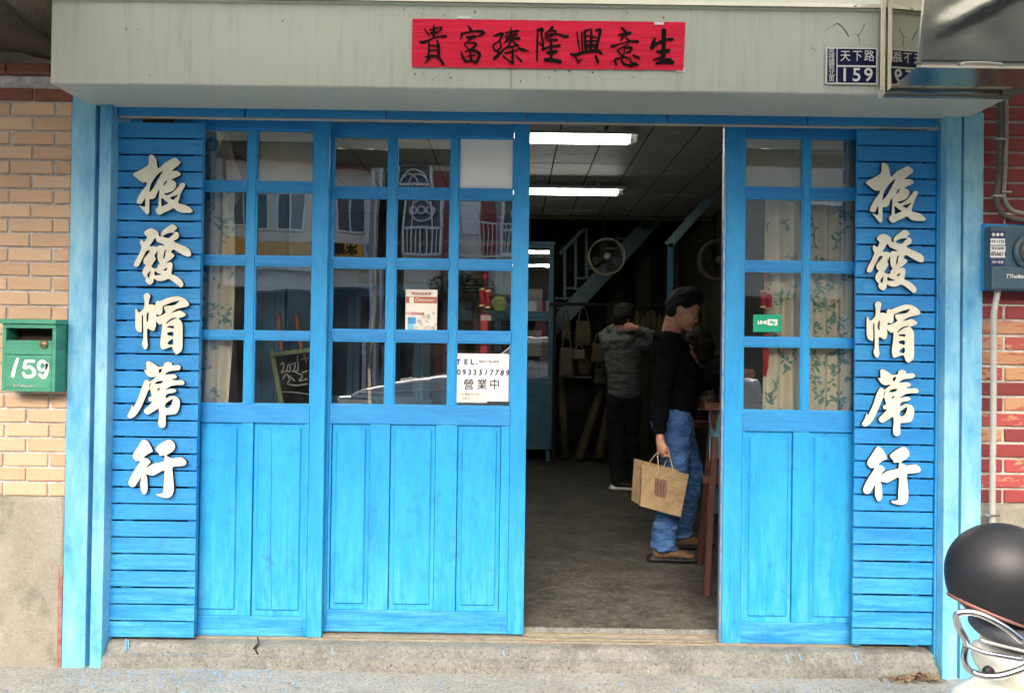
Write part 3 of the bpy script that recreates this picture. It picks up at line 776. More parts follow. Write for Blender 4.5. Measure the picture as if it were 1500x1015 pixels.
BAN = {
 (605, '貴'): [S([(400,100),(400,200),(395,330)],[10,24,20]), S([(330,185),(440,160),(545,140),(510,205),(440,245)],[14,14,12,13,10]), S([(218,165),(270,240),(330,310)],[9,14,7]), S([(350,250),(450,245)],20),
   S([(130,412),(190,425),(300,385),(450,325),(540,312),(625,310)],[16,24,16,12,18,22]), S([(305,420),(305,580),(295,690)],[14,16,16]), S([(455,380),(485,480),(488,560),(490,710)],[12,24,24,24]), S([(335,485),(450,495)],[13,15]), S([(320,578),(450,572)],14),
   S([(235,705),(350,685),(480,695)],[12,20,20]), S([(330,705),(270,780),(195,850)],[24,15,3]), S([(450,705),(525,765),(575,840)],[12,20,24])],
 (605.1, '富'): [S([(1045,110),(1110,190)],[8,26]), S([(915,265),(1000,245),(1150,215),(1300,215),(1350,250)],[14,16,14,24,28]), S([(930,250),(925,310),(905,370)],[14,18,7]), S([(1320,270),(1220,320)],[22,8]),
   S([(1035,330),(1110,330),(1190,310)],[20,30,22]), S([(1120,340),(1040,410),(985,465),(1060,550)],[22,12,12,14]), S([(1045,440),(1150,435),(1205,465),(1160,520),(1090,570)],[9,16,22,18,20]),
   S([(918,605),(950,700),(1010,800)],[10,22,20]), S([(990,605),(1100,580),(1220,600),(1270,660),(1250,740),(1190,820)],[8,16,24,26,26,24]), S([(1000,790),(1100,780),(1190,800)],18), S([(1090,600),(1105,700),(1110,780)],[14,22,16]), S([(1030,690),(1180,670)],[10,14])],
 (710, '臻'): [S([(180,300),(260,275),(340,260),(310,340),(270,410)],[12,22,24,18,15]), S([(280,400),(165,485),(205,585),(290,550),(310,470),(285,410)],[12,15,16,16,16,14]), S([(480,490),(380,550),(310,620),(250,680),(185,735)],[16,15,18,26,24]), S([(260,570),(250,640)],14),
   S([(500,150),(505,260),(490,430)],[9,22,20]), S([(400,245),(520,225),(640,210)],[14,20,20]), S([(395,310),(520,290),(620,280)],[10,16,16]), S([(400,340),(520,350),(660,352)],[10,16,22]), S([(490,330),(430,390),(375,440)],[20,20,12]), S([(520,380),(570,440),(650,495)],[14,16,14]), S([(490,430),(440,520),(560,500),(620,480)],[14,12,14,14]),
   S([(385,635),(480,610),(620,572)],[12,16,10]), S([(535,520),(535,640),(530,830)],[10,18,26]), S([(525,830),(440,760),(350,690)],[20,14,16]), S([(600,685),(700,790)],[10,20]), S([(640,540),(730,570),(860,602)],[16,24,4])],
 (710.1, '隆'): [S([(1010,170),(1005,450),(1000,780)],[12,16,16]), S([(1010,210),(1100,170),(1085,280),(1110,400),(1100,480),(1030,430)],[24,26,16,18,22,6]), S([(1290,140),(1240,200),(1150,260)],[26,20,10]), S([(1240,205),(1350,210),(1310,285),(1140,350)],[12,18,12,12]), S([(1150,300),(1300,268),(1420,275),(1500,310),(1585,318)],[10,16,14,22,22]),
   S([(1180,380),(1380,378)],[12,20]), S([(1265,370),(1268,560),(1270,760)],[20,22,24]), S([(1100,560),(1250,515),(1430,490)],[20,16,22]), S([(1120,490),(1110,550)],14), S([(1185,620),(1280,625),(1370,600)],[16,30,24]), S([(1160,760),(1300,770),(1440,795)],[32,34,34])],
 (820, '興'): [S([(328,230),(350,400),(380,580)],[10,13,8]), S([(420,240),(430,590)],[16,13]), S([(475,210),(490,560)],[20,20]), S([(470,215),(560,185)],[18,14]), S([(600,180),(600,400),(590,580)],[16,24,22]), S([(690,205),(770,190),(740,360),(700,570)],[16,26,22,20]), S([(500,300),(620,320),(700,340)],[10,14,12]), S([(500,400),(700,400)],12), S([(640,400),(520,540)],12), S([(520,480),(700,480)],14), S([(640,480),(700,580)],12),
   S([(205,645),(300,670),(450,620),(600,595),(720,590),(800,650)],[14,30,22,24,26,18]), S([(295,710),(360,810)],[14,22]), S([(420,745),(360,800)],[10,18]), S([(685,690),(725,800)],[20,26])],
 (890, '意'): [S([(265,145),(350,230)],[14,26]), S([(220,285),(330,265),(430,245)],[18,24,24]), S([(300,290),(250,400)],[24,12]), S([(340,320),(420,400)],[14,16]), S([(60,500),(120,495),(250,450),(420,410),(580,410)],[14,22,10,18,22]), S([(180,575),(280,520),(400,465)],[12,12,10]), S([(190,575),(300,715)],[14,16]), S([(325,520),(315,640)],12), S([(330,530),(450,530),(430,600),(360,630)],[14,22,18,12]),
   S([(310,650),(250,720),(140,755),(165,850)],[12,14,16,18]), S([(260,720),(295,825),(430,872),(590,850)],[14,18,20,12]), S([(300,700),(440,745),(430,800),(540,840)],[14,14,10,24]), S([(480,670),(595,725)],[14,22])],
 (890.1, '生'): [S([(905,340),(880,430),(850,530)],[14,36,34]), S([(860,510),(980,430),(1100,380),(1230,368)],[28,24,20,28]), S([(1075,205),(1075,400),(1060,700)],[40,34,36]), S([(950,600),(1060,610),(1160,585)],[20,34,34]), S([(870,760),(960,735),(1080,700)],[12,20,24]), S([(930,830),(1090,790),(1240,810)],[20,40,34]), S([(1120,740),(1200,760)],[14,30])],
}
for (cx, ch), st in BAN.items():
    cx = int(cx); k = 1500/115
    bm = brush_mesh(st, lambda a, b: P(cx+a/k, 30+b/k, BY-.003), BY-.0040, 1.22)
    put('brush_character', bm, M['ink'], bn)

# ================================================================ CUT-OUT CHARACTERS
G = {}
G['振'] = (190,222,10.15, [[(305,68),(345,60),(385,95),(408,140),(412,190),(440,265),(520,190),(600,145),(685,105),(735,140),(765,175),(740,210),(690,245),(635,302),(700,298),(745,315),(768,345),(735,375),(670,405),(630,437),(675,450),(700,490),(690,545),(650,590),(590,615),(525,632),(565,660),(640,625),(690,580),(745,520),(780,478),(830,485),(830,520),(790,590),(765,650),(745,720),(735,775),(830,800),(900,840),(945,890),(920,912),(860,915),(780,912),(720,890),(665,850),(600,880),(540,905),(460,945),(415,920),(400,870),(440,825),(445,760),(450,680),(452,575),(420,620),(395,680),(355,712),(305,718),(302,800),(300,915),(270,940),(240,915),(190,850),(160,815),(240,828),(245,770),(245,690),(215,740),(185,780),(140,778),(118,755),(150,670),(200,590),(265,510),(262,462),(215,470),(160,440),(110,395),(65,350),(130,305),(200,270),(270,225),(295,185),(298,110)],
 [(502,295),(430,345),(370,420),(320,510),(305,615),(335,585),(380,530),(430,440),(480,350)], [(570,437),(530,460),(512,520),(530,510),(550,480)], [(485,700),(540,735),(590,772),(540,800),(485,818)], [(738,645),(680,665),(608,690),(655,730),(690,705)]])
G['發'] = (190,326,10.15, [[(330,95),(390,115),(440,160),(442,205),(490,212),(478,185),(500,135),(560,85),(620,45),(660,38),(700,65),(712,95),(665,140),(715,150),(740,180),(730,235),(665,280),(740,325),(830,365),(890,400),(920,450),(915,500),(870,508),(800,480),(730,440),(660,405),(625,445),(675,490),(650,530),(600,570),(550,605),(620,595),(645,625),(640,700),(630,765),(690,795),(760,840),(805,905),(800,945),(765,962),(720,930),(660,880),(585,840),(520,865),(460,870),(410,860),(372,835),(360,890),(320,925),(270,905),(245,860),(255,830),(215,780),(205,730),(225,680),(255,635),(225,610),(220,560),(245,520),(280,480),(315,430),(265,422),(225,490),(190,560),(150,640),(120,662),(85,655),(78,630),(100,570),(150,480),(190,380),(170,320),(172,275),(190,262),(235,290),(270,215),(230,165),(260,120)],
 [(388,235),(350,290),(308,355),(370,358),(430,372),(450,345),(530,352),(500,320),(425,290)], [(505,215),(550,175),(620,155),(680,162),(640,200),(590,240)], [(565,405),(530,425),(515,480),(512,555),(540,510),(545,450)], [(428,408),(405,450),(378,500),(398,545),(365,600),(335,658),(375,684),(422,682),(432,640),(460,610),(434,560),(426,480)], [(325,725),(290,750),(272,790),(300,828),(315,780)], [(385,728),(430,752),(490,778),(430,790),(380,785)], [(570,668),(540,685),(512,712),(555,718)]])
G['帽'] = (190,426,10.15, [[(265,38),(310,60),(315,90),(300,150),(297,208),(340,205),(390,218),(400,180),(425,150),(460,160),(520,135),(600,105),(700,85),(780,100),(850,140),(890,195),(880,225),(820,245),(730,265),(680,290),(628,325),(700,315),(750,298),(800,315),(845,355),(800,390),(738,410),(770,450),(795,510),(795,650),(790,850),(760,910),(710,940),(675,915),(640,832),(580,845),(500,868),(475,830),(470,750),(490,600),(495,497),(450,498),(415,462),(400,440),(400,520),(385,575),(350,595),(275,562),(270,680),(275,770),(282,805),(265,855),(235,865),(205,820),(198,780),(215,720),(218,600),(215,450),(212,368),(190,378),(190,600),(160,615),(120,590),(100,540),(98,400),(100,280),(120,275),(150,325),(200,290),(230,240),(235,150),(222,75)],
 [(295,318),(265,350),(260,430),(285,468),(292,400)], [(745,148),(680,160),(600,185),(540,210),(500,238),(492,330),(455,362),(412,348),(408,385),(455,380),(520,350),(552,320),(522,262),(545,230),(620,225),(700,205)], [(552,478),(600,432),(660,402),(716,399),(712,412),(660,430),(600,465),(562,495)], [(575,525),(665,520),(660,565),(620,552),(580,550)], [(575,622),(655,612),(658,680),(610,672),(578,660)], [(655,718),(610,735),(580,765),(580,798),(655,800)]])
G['蓆'] = (183,526,9.4, [[(330,30),(400,60),(475,108),(545,95),(555,60),(600,38),(650,55),(665,88),(750,85),(778,115),(755,145),(690,155),(620,165),(558,208),(620,212),(680,208),(720,235),(710,260),(650,275),(710,295),(790,290),(828,320),(810,348),(720,352),(640,370),(562,425),(630,410),(690,412),(718,432),(690,455),(620,470),(578,490),(575,540),(640,510),(710,515),(755,550),(765,610),(750,690),(720,740),(660,758),(580,765),(570,800),(570,900),(545,935),(505,938),(478,910),(475,850),(485,760),(480,692),(465,680),(400,720),(330,758),(290,740),(278,705),(310,670),(360,620),(395,578),(350,572),(340,530),(380,510),(370,450),(350,408),(310,480),(260,600),(210,700),(150,780),(95,810),(55,795),(50,770),(85,710),(115,635),(125,665),(165,600),(210,500),(250,380),(290,295),(330,290),(358,312),(410,275),(445,237),(370,245),(320,220),(290,175),(275,145),(310,150),(308,60)],
 [(535,295),(470,300),(425,325),(445,345),(520,330)], [(385,325),(355,335),(340,388),(352,393),(365,352)], [(505,395),(465,400),(455,440),(480,425)], [(672,545),(610,575),(565,620),(570,668),(620,665),(655,620)], [(525,130),(480,140),(478,185),(505,188)]])
G['行'] = (183,636,10.15, [[(300,78),(350,105),(390,165),(420,235),(410,258),(350,290),(290,345),(350,360),(390,410),(360,450),(330,505),(400,455),(480,425),(590,400),(600,350),(612,328),(590,305),(530,312),(525,290),(480,235),(472,205),(530,150),(620,95),(690,85),(740,130),(755,190),(720,245),(638,300),(640,325),(720,355),(790,345),(860,345),(910,385),(922,425),(890,455),(810,468),(720,485),(722,600),(735,760),(730,850),(700,910),(640,938),(560,925),(500,905),(485,882),(540,878),(585,855),(590,760),(600,640),(598,530),(520,560),(440,602),(380,600),(292,577),(330,610),(342,680),(345,820),(310,880),(270,860),(245,780),(250,680),(250,628),(200,710),(150,770),(100,770),(68,720),(90,650),(150,540),(240,395),(190,392),(150,360),(133,310),(170,240),(230,150),(265,95)]])
OFF = {'振': ((196.4,256.5),(1267.5,268.4)), '發': ((197.7,389),(1268.8,397.2)), '帽': ((216.1,429.7),(1284.6,441.9)), '蓆': ((188.1,610),(1261.6,621.9)), '行': ((189.7,706.9),(1263.3,717.2))}
LB = {'振': 'topmost', '發': 'second from the top', '帽': 'in the middle', '蓆': 'second from the bottom', '行': 'lowest'}
CY_ = -.072
for ch, (ox, oy, k, loops) in G.items():
    pts = [[P(ox+a/k, oy+b/k, CY_) for a, b in lp] for lp in loops]
    cx = sum(p[0] for p in pts[0])/len(pts[0]); cz = sum(p[1] for p in pts[0])/len(pts[0])
    me = shape_mesh([[(x-cx, z-cz) for x, z in lp] for lp in pts], .014, 4, .0012)
    me.materials.append(M['cut_face']); me.materials.append(M['cut_edge'])
    for p in me.polygons: p.material_index = 0 if abs(p.normal.y) > .85 else 1
    (a0, b0), (a1, b1) = OFF[ch]
    w0, w1 = P(a0, b0, CY_), P(a1, b1, CY_)
    for side, d in (('left', (0, 0)), ('right', (w1[0]-w0[0], w1[1]-w0[1]))):
        o = bpy.data.objects.new('sign_character', me); COL.objects.link(o)
        o.location = (cx+d[0], CY_, cz+d[1])
        tag(o, 'cream cut-out brush character %s, %s on the %s slatted panel' % (ch, LB[ch], side), 'sign character', 'cut-out characters on the %s panel' % side)

# scratches, tape scraps and rust on the shutter box
sc_m = mat('dark_scratch', (.06, .055, .045), .8, bumps=0)
def scr(pts, r=.0012): put('scratch', tube(bmesh.new(), crom([(P(u, v, -.4015)[0], -.4015, P(u, v, -.4015)[1]) for u, v in pts], 5), r, 5), sc_m, aw)
scr([(1221, 38), (1227, 35), (1234, 40), (1240, 48), (1243, 54)], .0014); scr([(1267, 35), (1262, 46), (1258, 52)], .0009); scr([(1253, 50), (1258, 54), (1259, 66)], .0008); scr([(1210, 44), (1218, 39)], .0006); scr([(1188, 70), (1196, 75)], .0006)
rnd = random.Random(21)
for k_ in range(46):
    u, v = (rnd.uniform(590, 1015), rnd.choice((rnd.uniform(13, 27), rnd.uniform(104, 120)))) if k_ < 34 else (rnd.uniform(90, 1280), rnd.uniform(12, 115))
    x, z = P(u, v, -.401); r = rnd.uniform(.001, .0042)
    bm = bmesh.new(); bmesh.ops.create_icosphere(bm, subdivisions=1, radius=r, matrix=Matrix.Translation((x, -.4005, z)) @ Matrix.Diagonal((rnd.uniform(.6, 1.3), .25, rnd.uniform(.8, 1.6), 1)))
    put('rust_spot', bm, sc_m if k_ % 4 else M['brick_dark'], aw)
for u0, v0, u1, v1 in ((670, 24.5, 690, 28.5), (990, 100, 1003, 106), (640, 97, 655, 100), (958, 34, 972, 38)):
    (x0_, z1_), (x1_, z0_) = P(u0, v0, -.402), P(u1, v1, -.402); bpart('tape_scrap', x0_, x1_, -.4105 if u0 == 958 else -.4045, -.4010, z0_, z1_, M['paper_white'], aw, .0008)
# ================================================================ ADDRESS PLATE
PY = -.408
ad = thing('address_plate', 'navy blue enamel address plate reading 159 on the grey shutter box', 'address plate', (1.395, PY, 2.52))
px = lambda u, v: P(u, v, PY)
def quad(name, c0, c1, y, th, m, parent, bev=.0005):
    (x0, z1), (x1, z0) = c0, c1
    return bpart(name, min(x0, x1), max(x0, x1), y-th, y, min(z0, z1), max(z0, z1), m, parent, bev)
quad('rim', px(1209.5, 70), px(1284.8, 124.6), PY, .002, M['white_paint'], ad)
quad('blue_field', px(1211.8, 71.8), px(1224.6, 121.6), PY-.002, .0008, M['navy'], ad, 0)
quad('blue_field', px(1226.6, 72.2), px(1282.8, 96.8), PY-.002, .0008, M['navy'], ad, 0)
quad('blue_field', px(1226.6, 98.8), px(1282.8, 122.4), PY-.002, .0008, M['navy'], ad, 0)
s_ = 1/(FPX/(PY-CAMY))
for ch, u in zip('天下路', (1237.8, 1255.4, 1272.8)):
    x, z = px(u, 84.9); text('lettering', ch, x, PY-.0032, z+.003, .050, M['white_paint'], ad, .0, sx=.88)
for ch, u in zip('159', (1236.8, 1254.4, 1271.6)):
    x, z = px(u, 111.3); text('lettering', ch, x, PY-.0032, z, .077, M['white_paint'], ad, .0010, sx=1.0)
for i, ch in enumerate('苑裡鎮苑北里'):
    x, z = px(1217.6, 76.6+8.0*i); text('lettering', ch, x, PY-.0032, z+.001, .027, M['white_paint'], ad, 0)

# ================================================================ STAINLESS BOX, top right
stx = thing('steel_housing', 'stainless steel duct housing jutting out over the shutter box at top right', 'metal housing', (1.9, -.5, 2.45))
x0 = P(1298, 60, -.42)[0]
F = -.62
xf = P(1343, 60, F)[0]; zf = P(1343, 99, F)[1]; zb = P(1300, 133, -.44)[1]
bm = bmesh.new()
def pt(x, y, z): return bm.verts.new((x, y, z))
NZ = 22
def sect(x):
    r_ = [pt(x, -.416, zb)]
    for k in range(NZ+1):
        f = k/NZ; z = zf+(3.1-zf)*f; e = min(1, f*6)
        cr_ = math.exp(-(((x-xf)*.55-(z-zf)+.10)/.030)**2)*min(1, max(0, (x-xf)*6))
        r_.append(pt(x, F-.10*f+e*(.010*noise.noise((x*2.2, 3, z*2.6))+.004*noise.noise((x*7, 6, z*7)))-.012*cr_, z))
    r_.append(pt(x, -.416, 3.1)); return r_
nx = 70; prev = None
for i in range(nx+1):
    x = xf+(2.9-xf)*i/nx if i else x0
    s = sect(x)
    if i == 0:
        for k, v in enumerate(s[1:-1]): v.co.x = xf; v.co.y = F-.10*k/NZ
        s0 = s
        bm.faces.new(s[::-1]); prev = s; continue
    for j in range(len(s)):
        try:
            f = bm.faces.new((prev[j], s[j], s[(j+1) % len(s)], prev[(j+1) % len(s)])); f.smooth = 0 < j < len(s)-2
        except ValueError: pass
    prev = s
bmesh.ops.remove_doubles(bm, verts=bm.verts[:], dist=.0004)
bm.faces.ensure_lookup_table()
for f in bm.faces:
    if abs(f.calc_center_median().x-(x0+xf)/2) < .06 and len(f.verts) > 6: f.material_index = 1
put('sheet_body', bm, [M['stainless'], M['mirror']], stx)
bpart('corner_strip', x0-.024, x0-.004, -.424, -.4165, zb-.005, 3.05, M['stainless'], stx, .002)
bpart('lower_lip', x0-.02, 2.045, -.436, -.4165, zb-.022, zb-.008, M['stainless'], stx, .003)
tag(tag(bpart('foil_patch', x0-.036, x0-.012, -.430, -.4255, zb-.03, zb+.006, M['tape'], stx, .002)))
bm = tube(bmesh.new(), crom([(xf+.165, F-.006, zf+.004), (xf+.17, F-.012, zf+.012), (xf+.20, F-.014, zf+.016), (xf+.27, F-.014, zf+.016), (xf+.32, F-.012, zf+.012), (xf+.325, F-.006, zf+.004)], 4), .004, 8)
put('wire_handle', bm, M['stainless'], stx)
for dx in (.13, .34):
    bm = beam(bmesh.new(), (x0+dx, -.44, zb-.001), (xf+dx-.01, F+.01, zf+.001), .003, .003)
    put('under_rib', bm, M['stainless'], stx)
tag(put('cable_bundle', tube(bmesh.new(), crom([(2.00, -.43, 2.425), (2.08, -.45, 2.43), (2.2, -.5, 2.49), (2.4, -.5, 2.5)], 6), .022, 10), M['pipe_dark'], None), 'thick dark cable running out right under the steel housing', 'cable')

# ================================================================ MAILBOX
mb = thing('mailbox', 'green wooden mailbox numbered 159 on the tan brick wall', 'mailbox', (-2.12, -.16, 1.12))
yf = -.20; yb = WY-.008
xl = P(3, 520, yf)[0]; xr = -2.014; zt, zb_ = 1.405, 1.113
g = M['green_paint']
def wall_piece(nm, *a, m=g, bev=.002): return bpart(nm, *a, m, mb, bev)
wall_piece('lid', xl-.008, xr+.006, yf-.012, yb, 1.4115, 1.431)
wall_piece('side_board', xl, xl+.016, yf+.0005, yb-.001, zb_, 1.411); wall_piece('side_board', xr-.016, xr, yf+.0005, yb-.001, zb_, 1.411)
wall_piece('back_board', xl+.017, xr-.017, yb-.012, yb, zb_, 1.407, m=M['mail_dark'])
wall_piece('bottom_board', xl+.0165, xr-.0165, yf, yb-.0125, zb_, zb_+.014)
for k, (a, b) in enumerate(((zb_+.0145, 1.273), (1.275, 1.338))): wall_piece('front_board', xl+.0165, xr-.0165, yf, yf+.013, a, b)
wall_piece('front_strip', xl+.001, xr-.001, yf-.001, yf+.012, 1.392, 1.411, bev=.001)
bm = lathe(bmesh.new(), [(0, .014), (.010, .014), (.012, .009), (.017, .008), (.0185, .003), (.0185, 0)], (P(65, 504.5, yf)[0], yf, P(65, 504.5, yf)[1]), 'Y', 20)
lk = put('lock', bm, M['brass'], mb, True)
text('lettering', '9', P(65, 504.5, yf)[0], yf-.0145, P(65, 504.5, yf)[1], .017, M['mail_dark'], lk)
def spen(strokes, toW, y, m, parent, name='painted_number', dep=.0014):
    b = brush_mesh(strokes, toW, y); return put(name, b, m, parent)
k = 1353/400
tw = lambda a, b: P(a/k, 280+b/k, yf)
spen([S([(88,832),(75,870),(64,915)],[7,8,9])], tw, yf-.0012, M['white_paint'], mb)
spen([S([(168,842),(128,842)],8), S([(128,842),(122,875),(150,870),(172,895),(160,915),(128,918),(116,900)],[8,8,8,9,9,8,7])], tw, yf-.0012, M['white_paint'], mb)
spen([S([(230,858),(212,842),(192,858),(200,885),(225,880),(234,855),(232,895),(218,922),(196,908)],[8,8,8,8,7,8,9,9,7])], tw, yf-.0012, M['white_paint'], mb)
bm = bmesh.new()
for i in range(60):
    x = random.gauss(P(38, 560, yf)[0], .028); z = 1.133+abs(random.gauss(0, .006)); r = random.uniform(.0008, .0032)
    bmesh.ops.create_icosphere(bm, subdivisions=1, radius=r, matrix=Matrix.Translation((min(max(x, xl+.02), xr-.02), yf-.0005, z)) @ Matrix.Diagonal((1.6, .25, 1, 1)))
tag(put('peeled_patches', bm, mat('peeled_grey', (.35, .36, .33), .8), mb), kind='stuff')

# ================================================================ METER AND CONDUITS, right wall
mt = thing('electric_meter', 'slate blue electric meter box with stickers on the red brick wall', 'electric meter', (2.2, -.17, 1.6))
MYF = -.20
mx0 = P(1451, 378, MYF)[0]; mz1, mz0 = P(1451, 330, MYF)[1], P(1451, 424, MYF)[1]
bpart('mounting_board', P(1441, 378, -.14)[0], 2.50, -.145, WY-.008, P(1441, 425, -.14)[1], P(1441, 328, -.14)[1], M['blue_v'], mt, .003)
bpart('case', mx0, 2.46, MYF, -.146, mz0+.012, mz1, M['meter'], mt, .012)
bpart('terminal_cover', mx0-.001, 2.461, MYF-.012, MYF+.03, mz0, mz0+.10, M['meter'], mt, .008)
cxm, czm = P(1512, 369, MYF)
bm = lathe(bmesh.new(), [(.088, 0), (.088, .012), (.078, .018), (.070, .018)], (cxm, MYF, czm), 'Y', 40); put('meter_ring', bm, M['meter'], mt, True)
bm = lathe(bmesh.new(), [(.070, .010), (.068, .030), (.050, .042), (.02, .048), (0, .049)], (cxm, MYF, czm), 'Y', 40); put('meter_dome', bm, M['meter_glass'], mt, True)
def sticker(u0, v0, u1, v1, m, nm='sticker'):
    x0, z1 = P(u0, v0, MYF); x1, z0 = P(u1, v1, MYF); return bpart(nm, x0, x1, MYF-.0015, MYF+.001, z0, z1, m, mt, 0)
sticker(1450.8, 339, 1472, 349, M['ink_navy']); sticker(1450.8, 349.3, 1472, 359.0, M['paper_white']); sticker(1450.8, 360.2, 1472.5, 377.5, M['paper_white']); sticker(1450.3, 380, 1471.5, 398, M['ink_navy'])
def mtxt(s, u, v, size, m, **kw):
    x, z = P(u, v, MYF); text('lettering', s, x, MYF-.0022, z, size, m, mt, **kw)
mtxt('159-11224', 1461.3, 354.2, .017, M['ink_navy'], bold=.0003); mtxt('緊急服務', 1461.3, 364.3, .014, M['ink_navy']); mtxt('-856611', 1461.5, 372.3, .026, M['ink'], bold=.0006, sx=.86)
for i in range(3):
    x, z = P(1455+6.2*i, 344, MYF); put('round_mark', lathe(bmesh.new(), [(0, .0006), (.0075, .0006), (.0075, 0)], (x, MYF-.0016, z), 'Y', 16), M['paper_white'], mt)
mtxt('用戶電號', 1461, 384.5, .013, M['white_paint']); mtxt('11-38-27', 1461, 392.5, .013, M['white_paint'])
x, z = P(1487, 405, MYF-.012); text('lettering', 'TTnokan', x, MYF-.0135, z, .024, M['white_paint'], mt, shear=.3, bold=.0003)
cy = -.165
def conduit(label, pts, r, m, nm='conduit', clips=()):
    t = thing(nm, label, 'conduit', pts[0])
    put('tube', tube(bmesh.new(), crom(pts, 8), r, 12), m, t)
    for c in clips:
        b = box(c[0]-r*1.9, c[0]+r*1.9, c[1]-r*1.3, c[1]+r*1.3, c[2]-.005, c[2]+.005, .002); put('clip', b, M['stainless'], t)
    return t
pp = lambda u, v, y=cy: (P(u, v, y)[0], y, P(u, v, y)[1])
conduit('outer dark grey conduit bending right above the electric meter', [pp(1464, 140), pp(1464, 200), pp(1462, 260), pp(1460, 290), pp(1465, 308), pp(1480, 320), pp(1530, 326)], .0115, M['pipe_dark'], clips=[pp(1464, 205), pp(1461, 288)])
conduit('inner grey conduit bending right above the electric meter', [pp(1473, 140), pp(1473, 200), pp(1471, 260), pp(1470, 286), pp(1477, 304), pp(1492, 312), pp(1530, 315)], .0105, M['pipe'], clips=[pp(1472, 282)])
conduit('pale grey pipe running down the wall below the electric meter', [pp(1462, 420), pp(1461, 430), pp(1456, 460), pp(1455.5, 500), pp(1455, 620), pp(1454, 700), pp(1453.5, 850), pp(1453, 960)], .0125, mat('pale_pvc', (.42, .42, .40), .5, c2=(.34, .34, .32)), clips=[pp(1454, 754)])

# ================================================================ BEHIND THE GLASS: cloths, curtains, notices
def curtain(label, x0, x1, z0, z1, y, folds, amp, leaves, seed, taper=None, cat='curtain', zfun=None):
    rnd = random.Random(seed)
    t = thing('curtain', label, cat, ((x0+x1)/2, y, z1))
    nx, nz = 70, 60
    def surf(s, u):
        z = z1+(z0-z1)*u
        a, b = (x0, x1) if taper is None else taper(u)
        x = a+(b-a)*s+.004*noise.noise((s*4+seed, u*3, 1))
        yy = y+amp*(math.sin(s*folds*2*PI+seed+.8*noise.noise((s*2, u*1.4, seed)))*.6+.7*noise.noise((s*folds*1.4, u*1.2, seed*3.1)))
        return Vector((x, yy, z))
    bm = bmesh.new()
    vs = [[bm.verts.new(surf(i/nx, j/nz)) for i in range(nx+1)] for j in range(nz+1)]
    for j in range(nz):
        for i in range(nx):
            f = bm.faces.new((vs[j][i], vs[j+1][i], vs[j+1][i+1], vs[j][i+1])); f.smooth = True
    c = put('cloth', bm, M['curtain'], t, True)
    bm = bmesh.new()
    for k in range(leaves):
        cs, cu_ = rnd.random(), rnd.random()
        for l in range(rnd.randint(5, 10)):
            a = rnd.uniform(0, 2*PI); d = rnd.uniform(.006, .030)
            s = cs+math.cos(a)*d/abs(x1-x0); u = cu_+math.sin(a)*d*1.5/abs(z1-z0)
            L, W = rnd.uniform(.010, .019), rnd.uniform(.004, .0065)
            aa = a+rnd.uniform(-.6, .6)
            pts = []
            for q in ((-L, 0), (-L*.3, W), (L*.4, W*.8), (L, 0), (L*.4, -W*.8), (-L*.3, -W)):
                dx = q[0]*math.cos(aa)-q[1]*math.sin(aa); dz = q[0]*math.sin(aa)+q[1]*math.cos(aa)
                ss, uu = s+dx/abs(x1-x0), u+dz/abs(z1-z0)
                if not (0 < ss < 1 and 0 < uu < 1): pts = None; break
                pts.append(surf(ss, uu)+Vector((0, -.0022, 0)))
            if pts: bm.faces.new([bm.verts.new(p) for p in pts])
    if leaves:
        o = putmesh_keep('leaf_print', bm, M['curtain_leaf'], t); o['kind'] = 'stuff'
    return t
def putmesh_keep(name, bm, m, parent):
    me = bpy.data.meshes.new(name); bm.to_mesh(me); bm.free(); return putmesh(name, me, m, parent)
curtain('cream curtain with teal leaf print hanging inside the left sliding door', -1.535, -1.352, 1.02, 2.37, .080, 3.0, .022, 40, 3, taper=lambda u: (-1.54, -1.36+.03*math.sin(u*3)-.03*max(0, .15-u)*6))
# knotted top of that curtain
def flap(label, pts, y, m, amp=.01, nm='curtain_knot', cat='curtain'):
    cx = sum(p[0] for p in pts)/len(pts); cz = sum(p[1] for p in pts)/len(pts)
    bm = bmesh.new(); rings = []
    P3 = crom([(x, z, 0) for x, z in pts], 6, True)
    for k in range(9):
        f = 1-k/8*.999
        rings.append([bm.verts.new((cx+(p.x-cx)*f, y-.022*(1-f*f)**.6+amp*noise.noise((p.x*34*f, p.y*12, 2)), cz+(p.y-cz)*f)) for p in P3])
    n = len(P3)
    for a, b in zip(rings, rings[1:]):
        for i in range(n):
            q = bm.faces.new((a[i], a[(i+1) % n], b[(i+1) % n], b[i])); q.smooth = True
    o = put(nm, bm, m, None, True); return tag(o, label, cat)
kp = lambda a, b: P(280+a/4.228, 160+b/4.228, .05)
flap('gathered beige cloth knotted over the top of the floral curtain in the left door', [kp(*q) for q in ((215,158),(238,190),(262,300),(303,430),(308,505),(285,560),(232,650),(222,560),(190,430),(140,380),(150,300),(185,200))], .060, mat('beige_knotted_cloth', (.42, .36, .25), .9, c2=(.32, .27, .18), scale=12, bumps=.7, bscale=25, dist=.02), .012)
curtain('cream curtain with teal leaf print behind the left panes of the right sliding door', 1.205, 1.385, 1.0, 2.09, .092, 2.6, .022, 22, 5)
curtain('cream curtain with teal leaf print behind the far right panes of the right sliding door', 1.392, 1.66, 1.0, 2.10, .080, 4.2, .024, 60, 8)
def cloth(label, x0, x1, z0, z1, y):
    bm = bmesh.new(); grid2(bm, x0, x1, z0, z1, y); o = put('window_cloth', bm, M['cloth_weave'], None, True)
    return tag(o, label, 'window cloth')
